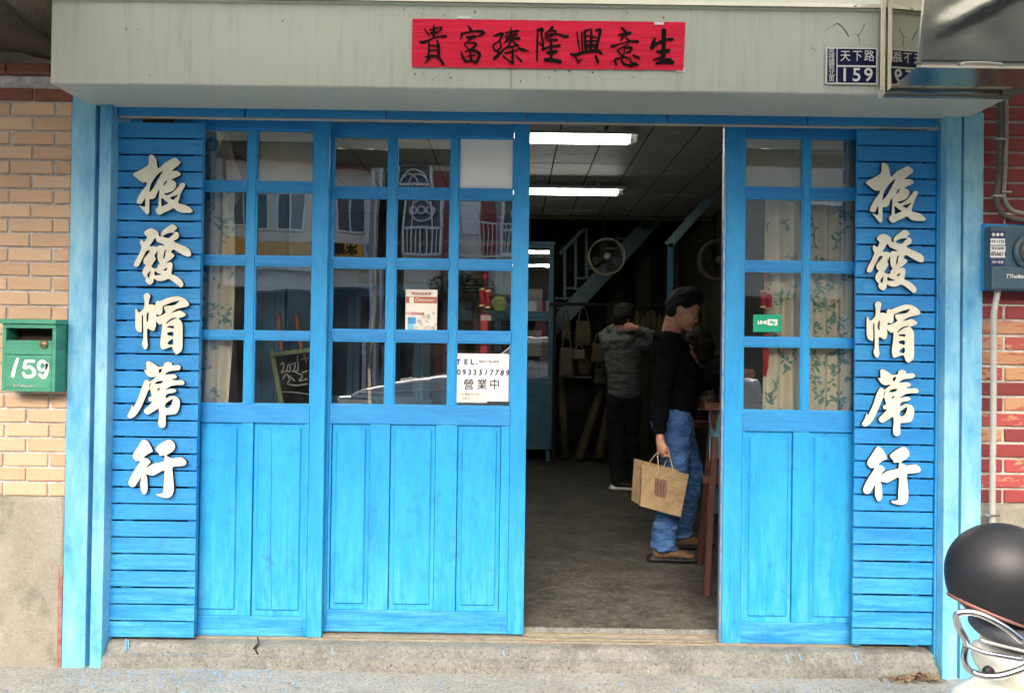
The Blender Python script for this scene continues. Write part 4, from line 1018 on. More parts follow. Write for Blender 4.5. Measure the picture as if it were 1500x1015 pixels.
def grid2(bm, x0, x1, z0, z1, y, n=24, amp=.004):
    vs = [[bm.verts.new((x0+(x1-x0)*i/n, y+amp*noise.noise((i*.25, j*.2, x0*7)), z0+(z1-z0)*j/n)) for i in range(n+1)] for j in range(n+1)]
    for j in range(n):
        for i in range(n): bm.faces.new((vs[j][i], vs[j][i+1], vs[j+1][i+1], vs[j+1][i]))
cloth('coarse woven tan cloth behind the top right pane of the left sliding door', -1.225, -.925, 2.07, 2.37, .034)
cloth('coarse woven tan cloth behind the top left pane of the right sliding door', 1.07, 1.372, 2.08, 2.37, .034)
cloth('coarse woven tan cloth behind the top right pane of the right sliding door', 1.378, 1.65, 2.08, 2.37, .036)

GY = .066      # just outside the middle door's glass
def note(name, label, cat, u0, v0, u1, v1, y, m, th=.001, bev=0, tilt=0):
    (x0, z1), (x1, z0) = P(u0, v0, y), P(u1, v1, y)
    t = thing(name, label, cat, ((x0+x1)/2, y, (z0+z1)/2))
    bpart('sheet', x0, x1, y-th, y, z0, z1, m, t, bev)
    return t
nt_ = note('notice', 'cream paper notice with a brick red band on the middle door glass', 'notice', 594.5, 424, 639.8, 486, GY, M['paper'])
nb = lambda a, b: P(580+a/5.344, 410+b/5.344, GY-.0012)
def nq(name, a0, b0, a1, b1, m, par=nt_, d=0):
    (x0, z1), (x1, z0) = nb(a0, b0), nb(a1, b1); return bpart(name, x0, x1, GY-.0016-d, GY-.0010-d, z0, z1, m, par, 0)
nq('band', 80, 130, 320, 184, M['ink_red']); nq('band_mark', 105, 135, 140, 180, M['paper'], d=.0004)
def ntxt(s, a, b, size, m, par=nt_, **kw):
    x, z = nb(a, b); text('lettering', s, x, GY-.0024, z, size, m, par, **kw)
ntxt('歡迎光臨本店', 200, 110, .016, M['ink_red'], bold=.0003); ntxt('Discover', 225, 157, .026, M['paper'], shear=.2)
ntxt('手作藺草編織', 145, 266, .016, M['ink_red'])
nq('blue_print', 92, 292, 155, 345, M['ink_blue']); nq('blue_print', 92, 345, 140, 395, mat('pale_blue_ink', (.18, .50, .72), .7, bumps=0))
bm = bmesh.new()
for a, b, r in ((250, 288, 18), (183, 325, 17), (215, 290, 9), (295, 262, 9), (240, 325, 7), (200, 350, 9), (255, 372, 12), (290, 378, 15), (160, 378, 12), (225, 375, 9), (310, 350, 6)):
    x, z = nb(a, b); rr = r*.00095*.62
    tube(bm, [(x+rr*math.cos(q), GY-.0016, z+rr*math.sin(q)) for q in [2*PI*i/14 for i in range(14)]], .0011, 5, True)
    if r > 14: tube(bm, [(x+rr*.4*math.cos(q), GY-.0016, z+rr*.4*math.sin(q)) for q in [2*PI*i/8 for i in range(8)]], .0014, 5, True)
put('ring_print', bm, M['ink_grey'], nt_)
# the telephone notice
tn = note('notice', 'white card notice reading TEL. and a phone number on the middle door', 'notice', 667.5, 517.5, 744.5, 588, GY, M['paper_white'], .0015)
def tt(s, u, v, size, m, bold=0, dy=.0028, **kw):
    x, z = P(u, v, GY-.002); text('lettering', s, x, GY-dy, z, size, m, tn, bold=bold, **kw)
for s, u in zip('TEL.', (671.5, 682.5, 691.6, 697.8)): tt(s, u, 530.3 if s != '.' else 530.6, .034, M['ink_navy'], .0012)
for i, s in enumerate('0933517789'): tt(s, 672.2+i*7.85, 545.3+.14*i, .036, M['ink_navy'], .0011, shear=.18*(i > 3), sx=.92)
for s, u in zip('營業中', (686.5, 706, 724.5)):
    tt(s, u, 564, .056, M['ink'], 0, sx=.92); tt(s, u+.25, 564.1, .056, M['ink'], 0, .0026, sx=.92)
tt('帽蓆手工藝品專賣', 716, 530, .012, M['ink_grey'], 0)
(x0, z1), (x1, z0) = P(668, 574, GY), P(713.5, 588.5, GY)
sl_ = bpart('paper_slip', x0, x1, GY-.0026, GY-.0018, z0-.004, z1, M['paper'], tn, 0)
tt('本店電話 037-855', 688, 577.5, .013, M['ink_grey'], 0, .0034); tt('苑裡 871', 684, 584, .013, M['ink_grey'], 0, .0034)
(x0, z1), (x1, z0) = P(741, 520, GY), P(748.5, 588, GY)
bpart('inner_card', x0, x1, GY+.010, GY+.012, z0, z1, M['paper_white'], tn, 0)
# ornaments of two red paper rolls
def ornament(label, u, vtop, vknot, vroll, vroll1, vtail, y, tape=None, fringe=True):
    x, zt = P(u, vtop, y); t = thing('hanging_ornament', label, 'ornament', (x, y, zt))
    zz = lambda v: P(u, v, y)[1]
    put('cord', tube(bmesh.new(), [(x, y, zt), (x, y, zz(vroll)), (x-.004, y, zz(vroll1)), (x, y, zz(vroll1)-.03)], .0022, 6), M['red_silk'], t)
    bm = bmesh.new(); bmesh.ops.create_icosphere(bm, subdivisions=2, radius=.014, matrix=Matrix.Translation((x, y, zz(vknot))) @ Matrix.Diagonal((.8, .6, 1, 1)))
    put('knot', bm, M['red_silk'], t)
    za, zb2 = zz(vroll), zz(vroll1)
    for dx, dz in ((-.0145, .008), (.0145, 0)):
        c = put('red_roll', lathe(bmesh.new(), [(.0125, zb2+dz), (.0125, za+dz)], (x+dx, y, 0), 'Z', 16), M['red_roll'], t, True)
        for e in (zb2+dz-.003, za+dz-.007):
            put('gold_cap', lathe(bmesh.new(), [(.0115, e), (.0145, e+.002), (.0145, e+.009), (.0115, e+.011)], (x+dx, y, 0), 'Z', 16), M['gold'], c, True)
    z0 = zz(vtail); z1 = zb2-.03
    bm = bmesh.new(); rnd = random.Random(int(u))
    if fringe:
        for i in range(46):
            a = rnd.uniform(0, 2*PI); r = .017*math.sqrt(rnd.random())
            xx, yy = x+r*math.cos(a), y+r*.6*math.sin(a)
            tube(bm, [(x+r*.55*math.cos(a), yy, z1), (xx, yy, (z1+z0)/2), (xx*.6+x*.4+rnd.uniform(-.004, .004), yy, z0+rnd.uniform(0, .05))], .0022, 5)
        put('tassel', bm, M['red_silk'], t)
    else:
        put('ribbon', box(x-.018, x+.014, y-.002, y+.002, z0, z1, .001), M['red_silk'], t)
    if tape: put('tape', box(x-.020, x+.030, y-.006, y-.003, zz(tape)-.012, zz(tape)+.012, .001), mat('clear_tape', (.72, .55, .50), .25, bumps=0), t)
    return t
ornament('red double roll ornament with red ribbon hanging in the middle door, right column', 711, 396, 405, 426, 451, 517, .084, 466, False)
ornament('red double roll ornament with long tassel hanging in the right sliding door', 1122.5, 400, 404, 429, 453, 552, .038)
st = thing('round_sticker', 'round olive green sticker on the middle door glass beside the red ornament', 'sticker', (P(731, 444, GY)[0], GY, P(731, 444, GY)[1]))
put('disc', lathe(bmesh.new(), [(0, .001), (.036, .001), (.0365, 0)], (P(731, 444, GY)[0], GY+.012, P(731, 444, GY)[1]), 'Y', 32), M['olive'], st)
for dv, s in ((-3.5, '台灣好店'), (2, '手作工藝')):
    x, z = P(731, 444+dv, GY); text('lettering', s, x, GY+.010, z, .015, mat('dark_olive_ink', (.05, .07, .02), .7, bumps=0), st)
cd = note('payment_card', 'green payment card reading LINE Pay on the right sliding door glass', 'card', 1103.5, 460.5, 1144.5, 486.5, .016, M['green_card'], .0012)
for e in cd.children: e.rotation_euler = (0, R(-.8), 0)
x, z = P(1116.8, 472.5, .014); text('lettering', 'LINE', x, .0140, z, .022, M['white_paint'], cd, bold=.0012)
(x0, z1), (x1, z0) = P(1124.5, 467.5, .014), P(1138.8, 476.8, .014)
bpart('white_patch', x0, x1, .0138, .0146, z0, z1, M['white_paint'], cd, 0)
x, z = P(1131.7, 472.3, .014); text('lettering', 'Pay', x, .0132, z, .020, M['green_card'], cd, bold=.001)

# ================================================================ INSIDE THE SHOP
struct('inner_wall', box(-2.45, -2.35, .12, 8.3, -.02, 4.3), M['plaster_dark'], 'left inner wall of the shop'); struct('inner_wall', box(2.35, 2.45, .12, 8.3, -.02, 4.3), M['plaster_dark'], 'right inner wall of the shop')
bk = struct('back_wall', box(-2.35, 2.35, 7.9, 8.0, .95, 4.3), M['plaster_dark']); bkd = struct('back_wall', box(-2.35, 2.35, 7.88, 8.0, -.02, .948), M['plaster_lo'])
struct('upper_ceiling', box(-2.35, 2.35, 5.4, 8.0, 4.2, 4.3), M['dark_gap'])
CZ = 2.95
ce = struct('ceiling', box(-2.35, 2.35, .12, 5.4, CZ+.006, CZ+.05), M['batten'])
struct('ceiling_fascia', box(-2.35, 2.35, 5.40, 5.46, CZ-.03, 4.2), M['plaster_dark'])
bm = box(-.160, .160, -.146, .146, 0, .005, .001); pm = bpy.data.meshes.new('ceiling_board'); bm.to_mesh(pm); bm.free(); pm.materials.append(M['ceil'])
for i in range(14):
    for j in range(17):
        x, y = -2.17+.3335*i, .35+.3015*j
        if y > 5.3: continue
        o = bpy.data.objects.new('ceiling_board', pm); COL.objects.link(o); o.parent = ce
        o.location = Vector((x, y, CZ+random.uniform(-.0015, .0015)))-wl(ce); o.rotation_euler = (R(random.uniform(-.35, .35)), R(random.uniform(-.35, .35)), 0)
def fixture(label, y, xe, L, z):
    t = thing('fluorescent_light', label, 'ceiling light', (xe-L/2, y, z))
    bm = bmesh.new()
    pr = [(-.11, -.012), (-.035, .030), (.035, .030), (.11, -.012), (.108, -.014), (.036, .020), (-.036, .020), (-.108, -.014)]
    A = [bm.verts.new((xe-L, y+a, z+.03+b)) for a, b in pr]; B = [bm.verts.new((xe, y+a, z+.03+b)) for a, b in pr]
    for i in range(8): bm.faces.new((A[i], A[(i+1) % 8], B[(i+1) % 8], B[i]))
    bm.faces.new(A); bm.faces.new(B[::-1])
    put('reflector', bm, M['lamp_body'], t)
    for dy in (-.062, .055):
        put('tube', lathe(bmesh.new(), [(.0165, -L+.07), (.0165, -.07)], (xe, y+dy, z+.004), 'X', 14), M['tube'], t, True)
        for e in (-.07, -L+.05): put('socket', box(xe+e, xe+e+.02, y+dy-.017, y+dy+.017, z-.014, z+.045, .003), M['lamp_body'], t)
    for dx in (-.25, -L+.25): put('hanger', tube(bmesh.new(), [(xe+dx, y, z+.05), (xe+dx, y, CZ)], .006, 8), M['lamp_body'], t)
    return t
fixture('lit twin tube fluorescent light nearest the doorway under the shop ceiling', 1.85, .885, 1.35, 2.845)
fixture('lit twin tube fluorescent light deeper in the shop, second from the doorway', 3.60, 1.045, 1.35, 2.845)

# glazed display cabinet
def cabinet(label, x0, x1, y0, y1, secs, cols, m=M['teal_in'], feet=.12, content=True):
    t = thing('display_cabinet', label, 'display cabinet', ((x0+x1)/2, (y0+y1)/2, 0))
    z = secs[0][0]
    for sx in (x0+.02, x1-.06):
        for sy in (y0+.01, y1-.05): bpart('leg', sx, sx+.04, sy, sy+.04, 0, feet, m, t, .003)
    for (a, b, kind) in secs:
        bpart('shelf_board', x0-.012, x1+.012, y0-.012, y1, b-.025, b+.012, m, t, .003)
        bpart('side_board', x0, x0+.02, y0+.001, y1-.001, a+.013, b-.026, m, t, .001); bpart('side_board', x1-.02, x1, y0+.001, y1-.001, a+.013, b-.026, m, t, .001)
        bpart('back_board', x0+.021, x1-.021, y1-.015, y1-.002, a+.013, b-.026, M['dark_gap'], t, 0)
        w = (x1-x0-.04)/cols
        for c in range(cols):
            ca, cb = x0+.02+w*c+.003, x0+.02+w*(c+1)-.003
            if kind == 'glass':
                bm = bmesh.new()
                for q in ((ca, ca+.035, a+.015, b-.028), (cb-.035, cb, a+.015, b-.028), (ca+.0351, cb-.0351, a+.015, a+.055), (ca+.0351, cb-.0351, b-.065, b-.028)):
                    box(q[0], q[1], y0-.004, y0+.02, q[2], q[3], .002, bm)
                d = put('door', bm, m, t); bpart('glass_pane', ca+.035, cb-.035, y0+.006, y0+.010, a+.055, b-.065, M['glass'], d, 0)
            elif kind == 'drawer':
                d = bpart('drawer', ca, cb, y0-.004, y0+.02, a+.016, b-.029, m, t, .003)
                put('handle', tube(bmesh.new(), [((ca+cb)/2-.03, y0-.006, (a+b)/2+.006), ((ca+cb)/2-.02, y0-.02, (a+b)/2-.008), ((ca+cb)/2+.02, y0-.02, (a+b)/2-.008), ((ca+cb)/2+.03, y0-.006, (a+b)/2+.006)], .004, 6), M['brass'], d)
            else:
                d = bpart('door', ca, cb, y0-.002, y0+.02, a+.016, b-.029, m, t, .002); bpart('door_field', ca+.05, cb-.05, y0-.006, y0+.002, a+.06, b-.075, m, d, .003)
    return t
cabinet('tall blue green glazed display cabinet deep in the shop left of the stairs', -.85, .50, 5.70, 6.15, [(.13, .74, 'door'), (.74, .96, 'drawer'), (.96, 1.78, 'glass'), (1.78, 2.68, 'glass')], 2)
cabinet('dull blue display cabinet standing just inside the left sliding door', -1.42, -.55, 1.15, 1.55, [(.12, .80, 'door'), (.80, .98, 'drawer'), (.98, 1.72, 'glass')], 2, M['blue_in'])
pb = thing('blue_cupboard', 'dull blue planked cupboard side close behind the floral curtain of the left door', 'cupboard', (-1.26, .5, 0))
for k in range(3): bpart('plank', -1.375+.066*k, -1.311+.066*k, .42, .44, .02, 2.40, M['blue_in'], pb, .003)
bpart('side_plank', -1.195, -1.177, .42, .85, .02, 2.40, M['blue_in'], pb, .003); bpart('cross_rail', -1.375, -1.18, .408, .4195, 1.64, 1.72, M['blue_in'], pb, .003)

# stairs
sw = thing('staircase', 'light blue steel staircase rising to the right at the back of the shop', 'staircase', (1.2, 6.6, 0))
SY = 6.3
sp = lambda u, v, y=SY: Vector((P(u, v, y)[0], y, P(u, v, y)[1]))
steel = mat('light_blue_steel', (.20, .31, .34), .5, c2=(.14, .22, .25))
for yy in (SY, SY+.75):
    bm = beam(bmesh.new(), (sp(808, 472).x, yy, sp(808, 472).z-.1), (sp(985, 292).x, yy, sp(985, 292).z), .03, .20)
    put('stringer', bm, steel, sw)
a, b = sp(812, 455), sp(985, 280)
for k in range(13):
    p = a.lerp(b, k/12); bpart('tread', p.x-.12, p.x+.12, SY+.02, SY+.73, p.z+.02, p.z+.045, steel, sw, 0)
put('handrail', beam(bmesh.new(), sp(820, 372), sp(864, 326), .035, .045), steel, sw)
for u, v0, v1 in ((827, 366, 440), (843, 350, 425), (859, 331, 408)):
    put('baluster', beam(bmesh.new(), sp(u, v0), sp(u, v1), .035, .035, (1, 0, 0)), steel, sw)
rl = thing('stair_rail', 'pale blue diagonal steel rail with post at the right of the doorway', 'rail', (2.0, 4.6, 2.2))
RY = 4.2
q0, q1 = sp(1085, 240, RY), sp(978, 360, RY)
put('diagonal_rail', beam(bmesh.new(), q0, q1, .05, .085), steel, rl)
put('post', beam(bmesh.new(), q1+Vector((.03, 0, .02)), Vector((q1.x+.03, RY, 0)), .05, .05, (1, 0, 0)), mat('blue_steel', (.06, .20, .30), .5), rl)
pn = thing('wall_board', 'dark olive partition boards behind the diagonal rail', 'partition', (2.0, 4.9, 0))
for k in range(6): bpart('board', 1.12+.20*k, 1.315+.20*k, 6.95, 6.97, .0, 2.9, M['plaster_dark'] if k % 2 else M['dark_gap'], pn, .002)

def fan(label, u, v, y, r):
    c = sp(u, v, y); t = thing('wall_fan', label, 'fan', c, 'round wall fans with pale rims')
    rim = mat('pale_fan_rim', (.34, .30, .20), .5, c2=(.25, .22, .15)) if 'pale_fan_rim' not in bpy.data.materials else bpy.data.materials['pale_fan_rim']
    for dy in (-.05, .05): put('cage_rim', tube(bmesh.new(), [(c.x+r*math.cos(2*PI*i/36), c.y+dy, c.z+r*math.sin(2*PI*i/36)) for i in range(36)], .009, 6, True), rim, t, True)
    bm = bmesh.new()
    for i in range(28):
        a = 2*PI*i/28; tube(bm, [(c.x+.04*math.cos(a), c.y-.075, c.z+.04*math.sin(a)), (c.x+r*.6*math.cos(a), c.y-.07, c.z+r*.6*math.sin(a)), (c.x+r*math.cos(a), c.y-.05, c.z+r*math.sin(a))], .0016, 4)
    put('cage_wires', bm, M['pipe_dark'], t)
    put('hub', lathe(bmesh.new(), [(0, .085), (.035, .085), (.042, .072), (.042, .03)], c, 'Y', 18), rim, t, True)
    for i in range(4):
        a = 2*PI*i/4+.4; bm = bmesh.new(); P4 = []
        for rr, da, yy in ((.04, -.3, .02), (r*.85, -.38, .035), (r*.88, .30, -.02), (.04, .4, -.015)):
            P4.append(bm.verts.new((c.x+rr*math.cos(a+da), c.y+yy, c.z+rr*math.sin(a+da))))
        bm.faces.new(P4); bmesh.ops.solidify(bm, geom=bm.faces[:], thickness=.003); put('blade', bm, M['pipe_dark'], t)
    put('motor', lathe(bmesh.new(), [(.06, -.03), (.065, -.12), (.04, -.16), (0, -.16)], c, 'Y', 16), M['dark_gap'], t, True)
    put('bracket', tube(bmesh.new(), [(c.x, c.y+.14, c.z), (c.x, c.y+.2, c.z), (c.x, c.y+.2, CZ if y < 5.3 else 4.2)], .014, 8), M['dark_gap'], t)
    return t
fan('round fan with pale rim hanging in front of the blue stairs', 888.5, 376.5, 5.1, .205)
fan('dim round fan, added for the reflection of the first, half hidden behind the right sliding door', 1052, 381, 5.0, .22)  # second fan built in place of a reflection of the first

# goods: hanging bags, hats, rush mats, shelf
def bag(label, u0, v0, u1, v1, y, m, cat='bag'):
    a, b = sp(u0, v0, y), sp(u1, v1, y); x0, x1, z1, z0 = a.x, b.x, a.z, b.z
    t = thing('hanging_bag', label, cat, ((x0+x1)/2, y, z0), 'bags hanging in the shop')
    bm = box(x0, x1, y-.035, y+.035, z0, z1, 0); bmesh.ops.subdivide_edges(bm, edges=bm.edges[:], cuts=5, use_grid_fill=True)
    for v in bm.verts:
        f = (v.co.z-z0)/(z1-z0); v.co.x = (x0+x1)/2+(v.co.x-(x0+x1)/2)*(1-.18*f)+.008*noise.noise(v.co*9); v.co.y += .02*noise.noise(v.co*7)-(.02 if v.co.y < y else -.02)*(1-f)
    put('body', bm, m, t, True)
    w = (x1-x0)*.3; h = (z1-z0)*.55
    for dy in (-.02, .02): put('strap', tube(bmesh.new(), crom([((x0+x1)/2-w, y+dy, z1-.02), ((x0+x1)/2-w*.6, y+dy, z1+h*.7), ((x0+x1)/2, y+dy, z1+h), ((x0+x1)/2+w*.6, y+dy, z1+h*.7), ((x0+x1)/2+w, y+dy, z1-.02)], 5), .009, 6), m, t)
    return t
bag('beige canvas bag hanging right of the display cabinet', 819, 509, 840, 552, 5.5, M['canvas'])
bag('dark woven bag hanging above the leaning mats', 842, 470, 866, 506, 5.6, M['mat_roll'])
bag('woven straw bag hanging between the cabinet and the hooded person', 866, 503, 886, 530, 5.4, M['straw'])
bag('small tan bag hanging near the hooded person', 838, 512, 858, 526, 5.3, M['canvas'])
bag('tan bag hanging at the far right behind the man', 1038, 560, 1060, 590, 3.4, M['canvas'])
bag('dark patterned bag hanging high at the right behind the man', 1033, 440, 1056, 476, 5.6, M['mat_roll'])
for k_, (u0, v0, u1, v1, y_, m_) in enumerate(((899, 508, 915, 532, 5.9, 'straw'), (1028, 505, 1042, 540, 5.6, 'canvas'), (1046, 498, 1060, 536, 5.5, 'straw'), (822, 470, 836, 498, 5.7, 'mat_roll'), (846, 520, 864, 548, 5.9, 'mat_roll'), (870, 540, 886, 562, 5.8, 'canvas'), (948, 470, 962, 500, 6.2, 'canvas'))):
    bag(['straw bag behind the hooded customer', 'beige bag hanging just right of the man\'s face', 'straw bag hanging at the right edge of the doorway', 'dark bag hanging close beside the tall cabinet', 'dark bag in the lower row above the leaning mats', 'beige bag in the lower row left of the hooded customer', 'beige bag hanging between the two customers'][k_], u0, v0, u1, v1, y_, M[m_])
hb = thing('coat_rail', 'dark rail with hooks on the back wall of the shop', 'rail', (1, 5.62, 1.7))
bpart('bar', .45, 2.3, 5.64, 5.66, 1.905, 1.945, M['dark_gap'], hb, .003)
for x in (.50, 2.2): bpart('post', x, x+.04, 5.662, 5.70, 0, 1.96, M['dark_gap'], hb, .003)
def hat(label, x, y, z, r, rot, m):
    t = thing('straw_hat', label, 'hat', (x, y, z), 'straw hats in the shop')
    pr = [(r, .0), (r*.97, .006), (r*.5, .012), (r*.46, .05), (r*.40, .095), (r*.2, .108), (0, .11), ]
    pr2 = pr+[(0, .104), (r*.38, .09), (r*.44, .04), (r*.48, .004), (r*.97, 0)]
    o = put('weave', lathe(bmesh.new(), pr2, (x, y, z), 'Z', 28), m, t, True)
    put('band', lathe(bmesh.new(), [(r*.468, .046), (r*.495, .014), (r*.502, .014), (r*.475, .047)], (x, y, z), 'Z', 28), M['ink'], t, True)
    t.rotation_euler = rot; return t
for i, (u, v, y, r) in enumerate(((872, 432, 7.6, .20), (905, 425, 7.7, .17), (942, 455, 7.7, .18), (1046, 455, 5.6, .16))):
    c = sp(u, v, y); hat(['dark straw hat hung beneath the fan', 'straw hat hung on the back wall left of the blue post', 'straw hat hung above the man\'s shoulder', 'straw hat hung at the right edge of the doorway'][i], c.x, c.y, c.z, r, (R(82), R(random.uniform(-12, 12)), 0), M['mat_roll'] if i < 2 else M['straw'])
# hanging tufts of rush behind the people
rt = thing('rush_bundles', 'bundles of dried rush hanging on the back rail between the two customers', 'rush bundles', (1.5, 5.6, 1.6)); rnd = random.Random(4)
for k in range(16):
    u = 925+k*8.2; p = sp(u, 458+rnd.uniform(-4, 4), 5.6); q = sp(u+rnd.uniform(-2, 2), 506+rnd.uniform(-8, 10), 5.6)
    put('bundle', tube(bmesh.new(), crom([p, p.lerp(q, .35)+Vector((0, -.02, 0)), q], 4), [.016]*2+[.03, .034, .036, .03, .024, .014]+[.004], 8), M['mat_roll'] if k % 3 else M['straw'], rt, True)
def roll(label, a, b, r, m, ca='rolled mat'):
    a, b = Vector(a), Vector(b); t = thing('rolled_mat', label, ca, b, 'rolled rush mats leaning at the back')
    put('roll', tube(bmesh.new(), [a, b], r, 14), m, t, False)
    for f in (.2, .55, .85):
        p = a.lerp(b, f); d = (b-a).normalized()*.008; put('tie', tube(bmesh.new(), [p-d, p+d], r+.004, 14), M['canvas'], t)
r0 = sp(890, 545, 6.2); r1 = Vector((sp(848, 655, 5.6).x, 5.6, .04))
roll('rolled rush mat leaning left of the hooded person', (r0.x, 6.1, r0.z+.1), r1, .055, M['mat_roll'])
roll('second rolled rush mat leaning close to the hooded person', (r0.x+.12, 6.1, r0.z), (r1.x+.24, 5.65, .04), .06, M['mat_roll'])
roll('upright rolled rush mat beside the display cabinet', (sp(822, 560, 5.9).x, 5.9, 1.1), (sp(828, 655, 5.8).x, 5.8, .04), .05, M['mat_roll'])
sh = thing('shelf', 'low pale edged shelf on the back wall behind the leaning mats', 'shelf', (.9, 7.7, .9))
bpart('board', .75, 1.75, 7.5, 7.87, .97, .99, M['paper'], sh, .002); bpart('board', .78, 1.7, 7.5, 7.87, 1.62, 1.64, M['paper'], sh, .002)
for x in (.80, 1.66): bpart('bracket', x, x+.02, 7.6, 7.87, .80, .969, M['dark_gap'], sh, .002)
dn = thing('wall_poster', 'pale paper poster on the right side behind the man', 'poster', (1.62, 5.5, 1.5))
a, b = sp(1033, 480, 5.55), sp(1044, 522, 5.55); bpart('sheet', a.x, b.x, 5.545, 5.55, b.z, a.z, M['paper'], dn, 0)
for i in range(6): bpart('print_line', a.x+.012, b.x-.012, 5.542, 5.5445, a.z-.03-.03*i-.008, a.z-.03-.03*i, M['ink_grey'], dn, 0)
# boxes and cloth seen in the cabinet and through the middle door
def carton(label, u0, v0, u1, v1, y, d, m):
    a, b = sp(u0, v0, y), sp(u1, v1, y)
    t = thing('box', label, 'box', ((a.x+b.x)/2, y+d/2, b.z)); bpart('carton', a.x, b.x, y, y+d, b.z, a.z, m, t, .004); bpart('lid', a.x-.004, b.x+.004, y-.004, y+d+.004, a.z-.03, a.z+.004, m, t, .003)
carton('pale printed box on the upper shelf of the tall cabinet', 771, 424, 794, 462, 5.78, .2, M['paper'])
carton('pale printed box on the middle shelf of the tall cabinet', 770, 484, 793, 522, 5.78, .2, M['paper'])
sh2 = thing('folded_cloth', 'pink patterned cloth folded in the tall cabinet', 'cloth', (.35, 5.85, 1.0))
a, b = sp(791, 495, 5.8), sp(804, 550, 5.8)
for i in range(4):
    put('fold', box(a.x, b.x+.004*i, 5.80, 6.0, b.z+(a.z-b.z)*i/4+.002, b.z+(a.z-b.z)*(i+1)/4, .02), M['pink_cloth'], sh2, True)
# shelving with hats and bags seen dimly through the middle door
sv = thing('shelf_rack', 'dark wooden rack of stacked straw hats seen through the middle door', 'shelf rack', (-.6, 2.6, 0))
for z in (.35, .85, 1.3, 1.75, 2.15): bpart('shelf_board', -1.0, .05, 2.35, 2.8, z, z+.025, M['red_wood'], sv, .003)
for x in (-1.0, -.5, .02): bpart('upright', x, x+.03, 2.33, 2.349, 0, 2.3, M['red_wood'], sv, .002)
for k, (x, z, n) in enumerate(((-.8, .875, 4), (-.25, .875, 5), (-.75, 1.325, 5), (-.28, 1.325, 3), (-.78, 1.775, 3), (-.3, 1.775, 4), (-.75, .375, 4), (-.25, .375, 4))):
    for j in range(n):
        hat('straw hat %s in the %s stack of the rack behind the middle door' % (['lowest', 'second', 'third', 'fourth', 'fifth'][j], ['third shelf left', 'third shelf right', 'second shelf left', 'second shelf right', 'top shelf left', 'top shelf right', 'bottom shelf left', 'bottom shelf right'][k]), x, 2.56, z+.028*j, .17, (0, 0, random.random()), M['straw'])
wf = thing('wooden_stick', 'pale wooden stick leaning behind the left pane of the middle door', 'stick', (-.70, .4, 1.2))
a, b = sp(549, 395, .3), sp(541, 540, .3); put('stick', tube(bmesh.new(), [a, a.lerp(b, .4)+Vector((.01, 0, 0)), b], .008, 8), mat('bleached_branch', (.42, .38, .30), .8), wf); put('lower_end', tube(bmesh.new(), [b, Vector((b.x+.02, .35, 0))], .008, 8), M['paper'], wf)
bag('black bag hanging behind the red ornament in the middle door', 690, 452, 708, 486, .5, M['dark_gap'])
# chalkboard on its pale green frame with two orange sticks behind the left door
cb = thing('chalkboard', 'chalkboard in a pale green frame leaning behind the left sliding door', 'chalkboard', (-1.0, .25, 1.0))
ky = .26
c = lambda a, b, y=ky: Vector((P(280+a/4.228, 380+b/4.228, y)[0], y, P(280+a/4.228, 380+b/4.228, y)[1]))
put('frame_bar', beam(bmesh.new(), c(500, 565), c(566, 915), .016, .02), M['lime_wood'], cb); put('frame_bar', beam(bmesh.new(), c(566, 912)+Vector((.001, 0, 0)), c(740, 905), .02, .016), M['lime_wood'], cb)
put('frame_bar', beam(bmesh.new(), c(515, 590)+Vector((0, .001, 0)), c(740, 560), .016, .02), M['lime_wood'], cb)
bm = bmesh.new(); vs = [bm.verts.new(c(*q, ky+.008)) for q in ((522, 590), (740, 565), (740, 905), (575, 905))]; bm.faces.new(vs); bmesh.ops.solidify(bm, geom=bm.faces[:], thickness=.006); put('board', bm, M['chalkboard'], cb)
cc = lambda a, b: (c(a, b).x, c(a, b).z)
spen([S([(555,650),(575,640),(570,680),(560,700),(590,690)],4), S([(600,660),(595,690),(615,690),(612,650),(600,655)],4), S([(625,650),(645,640),(640,680),(630,695),(655,690)],4), S([(665,640),(662,690)],4), S([(660,600),(660,640)],4), S([(700,590),(715,640)],4),
      S([(570,740),(590,710),(610,740),(600,760)],4), S([(610,720),(640,750)],4), S([(650,700),(690,720),(670,750),(720,740)],4), S([(560,820),(640,822),(730,835)],3), S([(600,770),(650,780),(720,770)],4), S([(690,700),(720,690)],4), S([(680,620),(725,610)],4)], cc, ky-.003, M['chalk'], cb, 'chalk_writing')
for q in ((545, 345, 565, 560), (655, 350, 685, 555)):
    t = thing('orange_stick', 'orange wooden stick propped behind the left door, %s' % ('left of the pair' if q[0] < 600 else 'right of the pair'), 'stick', c(q[2], q[3], .24), 'orange sticks behind the left door')
    put('stick', beam(bmesh.new(), c(q[0], q[1], .24), c(q[2], q[3], .24), .030, .012), M['orange_wood'], t); put('tip', beam(bmesh.new(), c(q[0], q[1], .24), c(q[0], q[1]-14, .24), .024, .010), M['red_wood'], t)
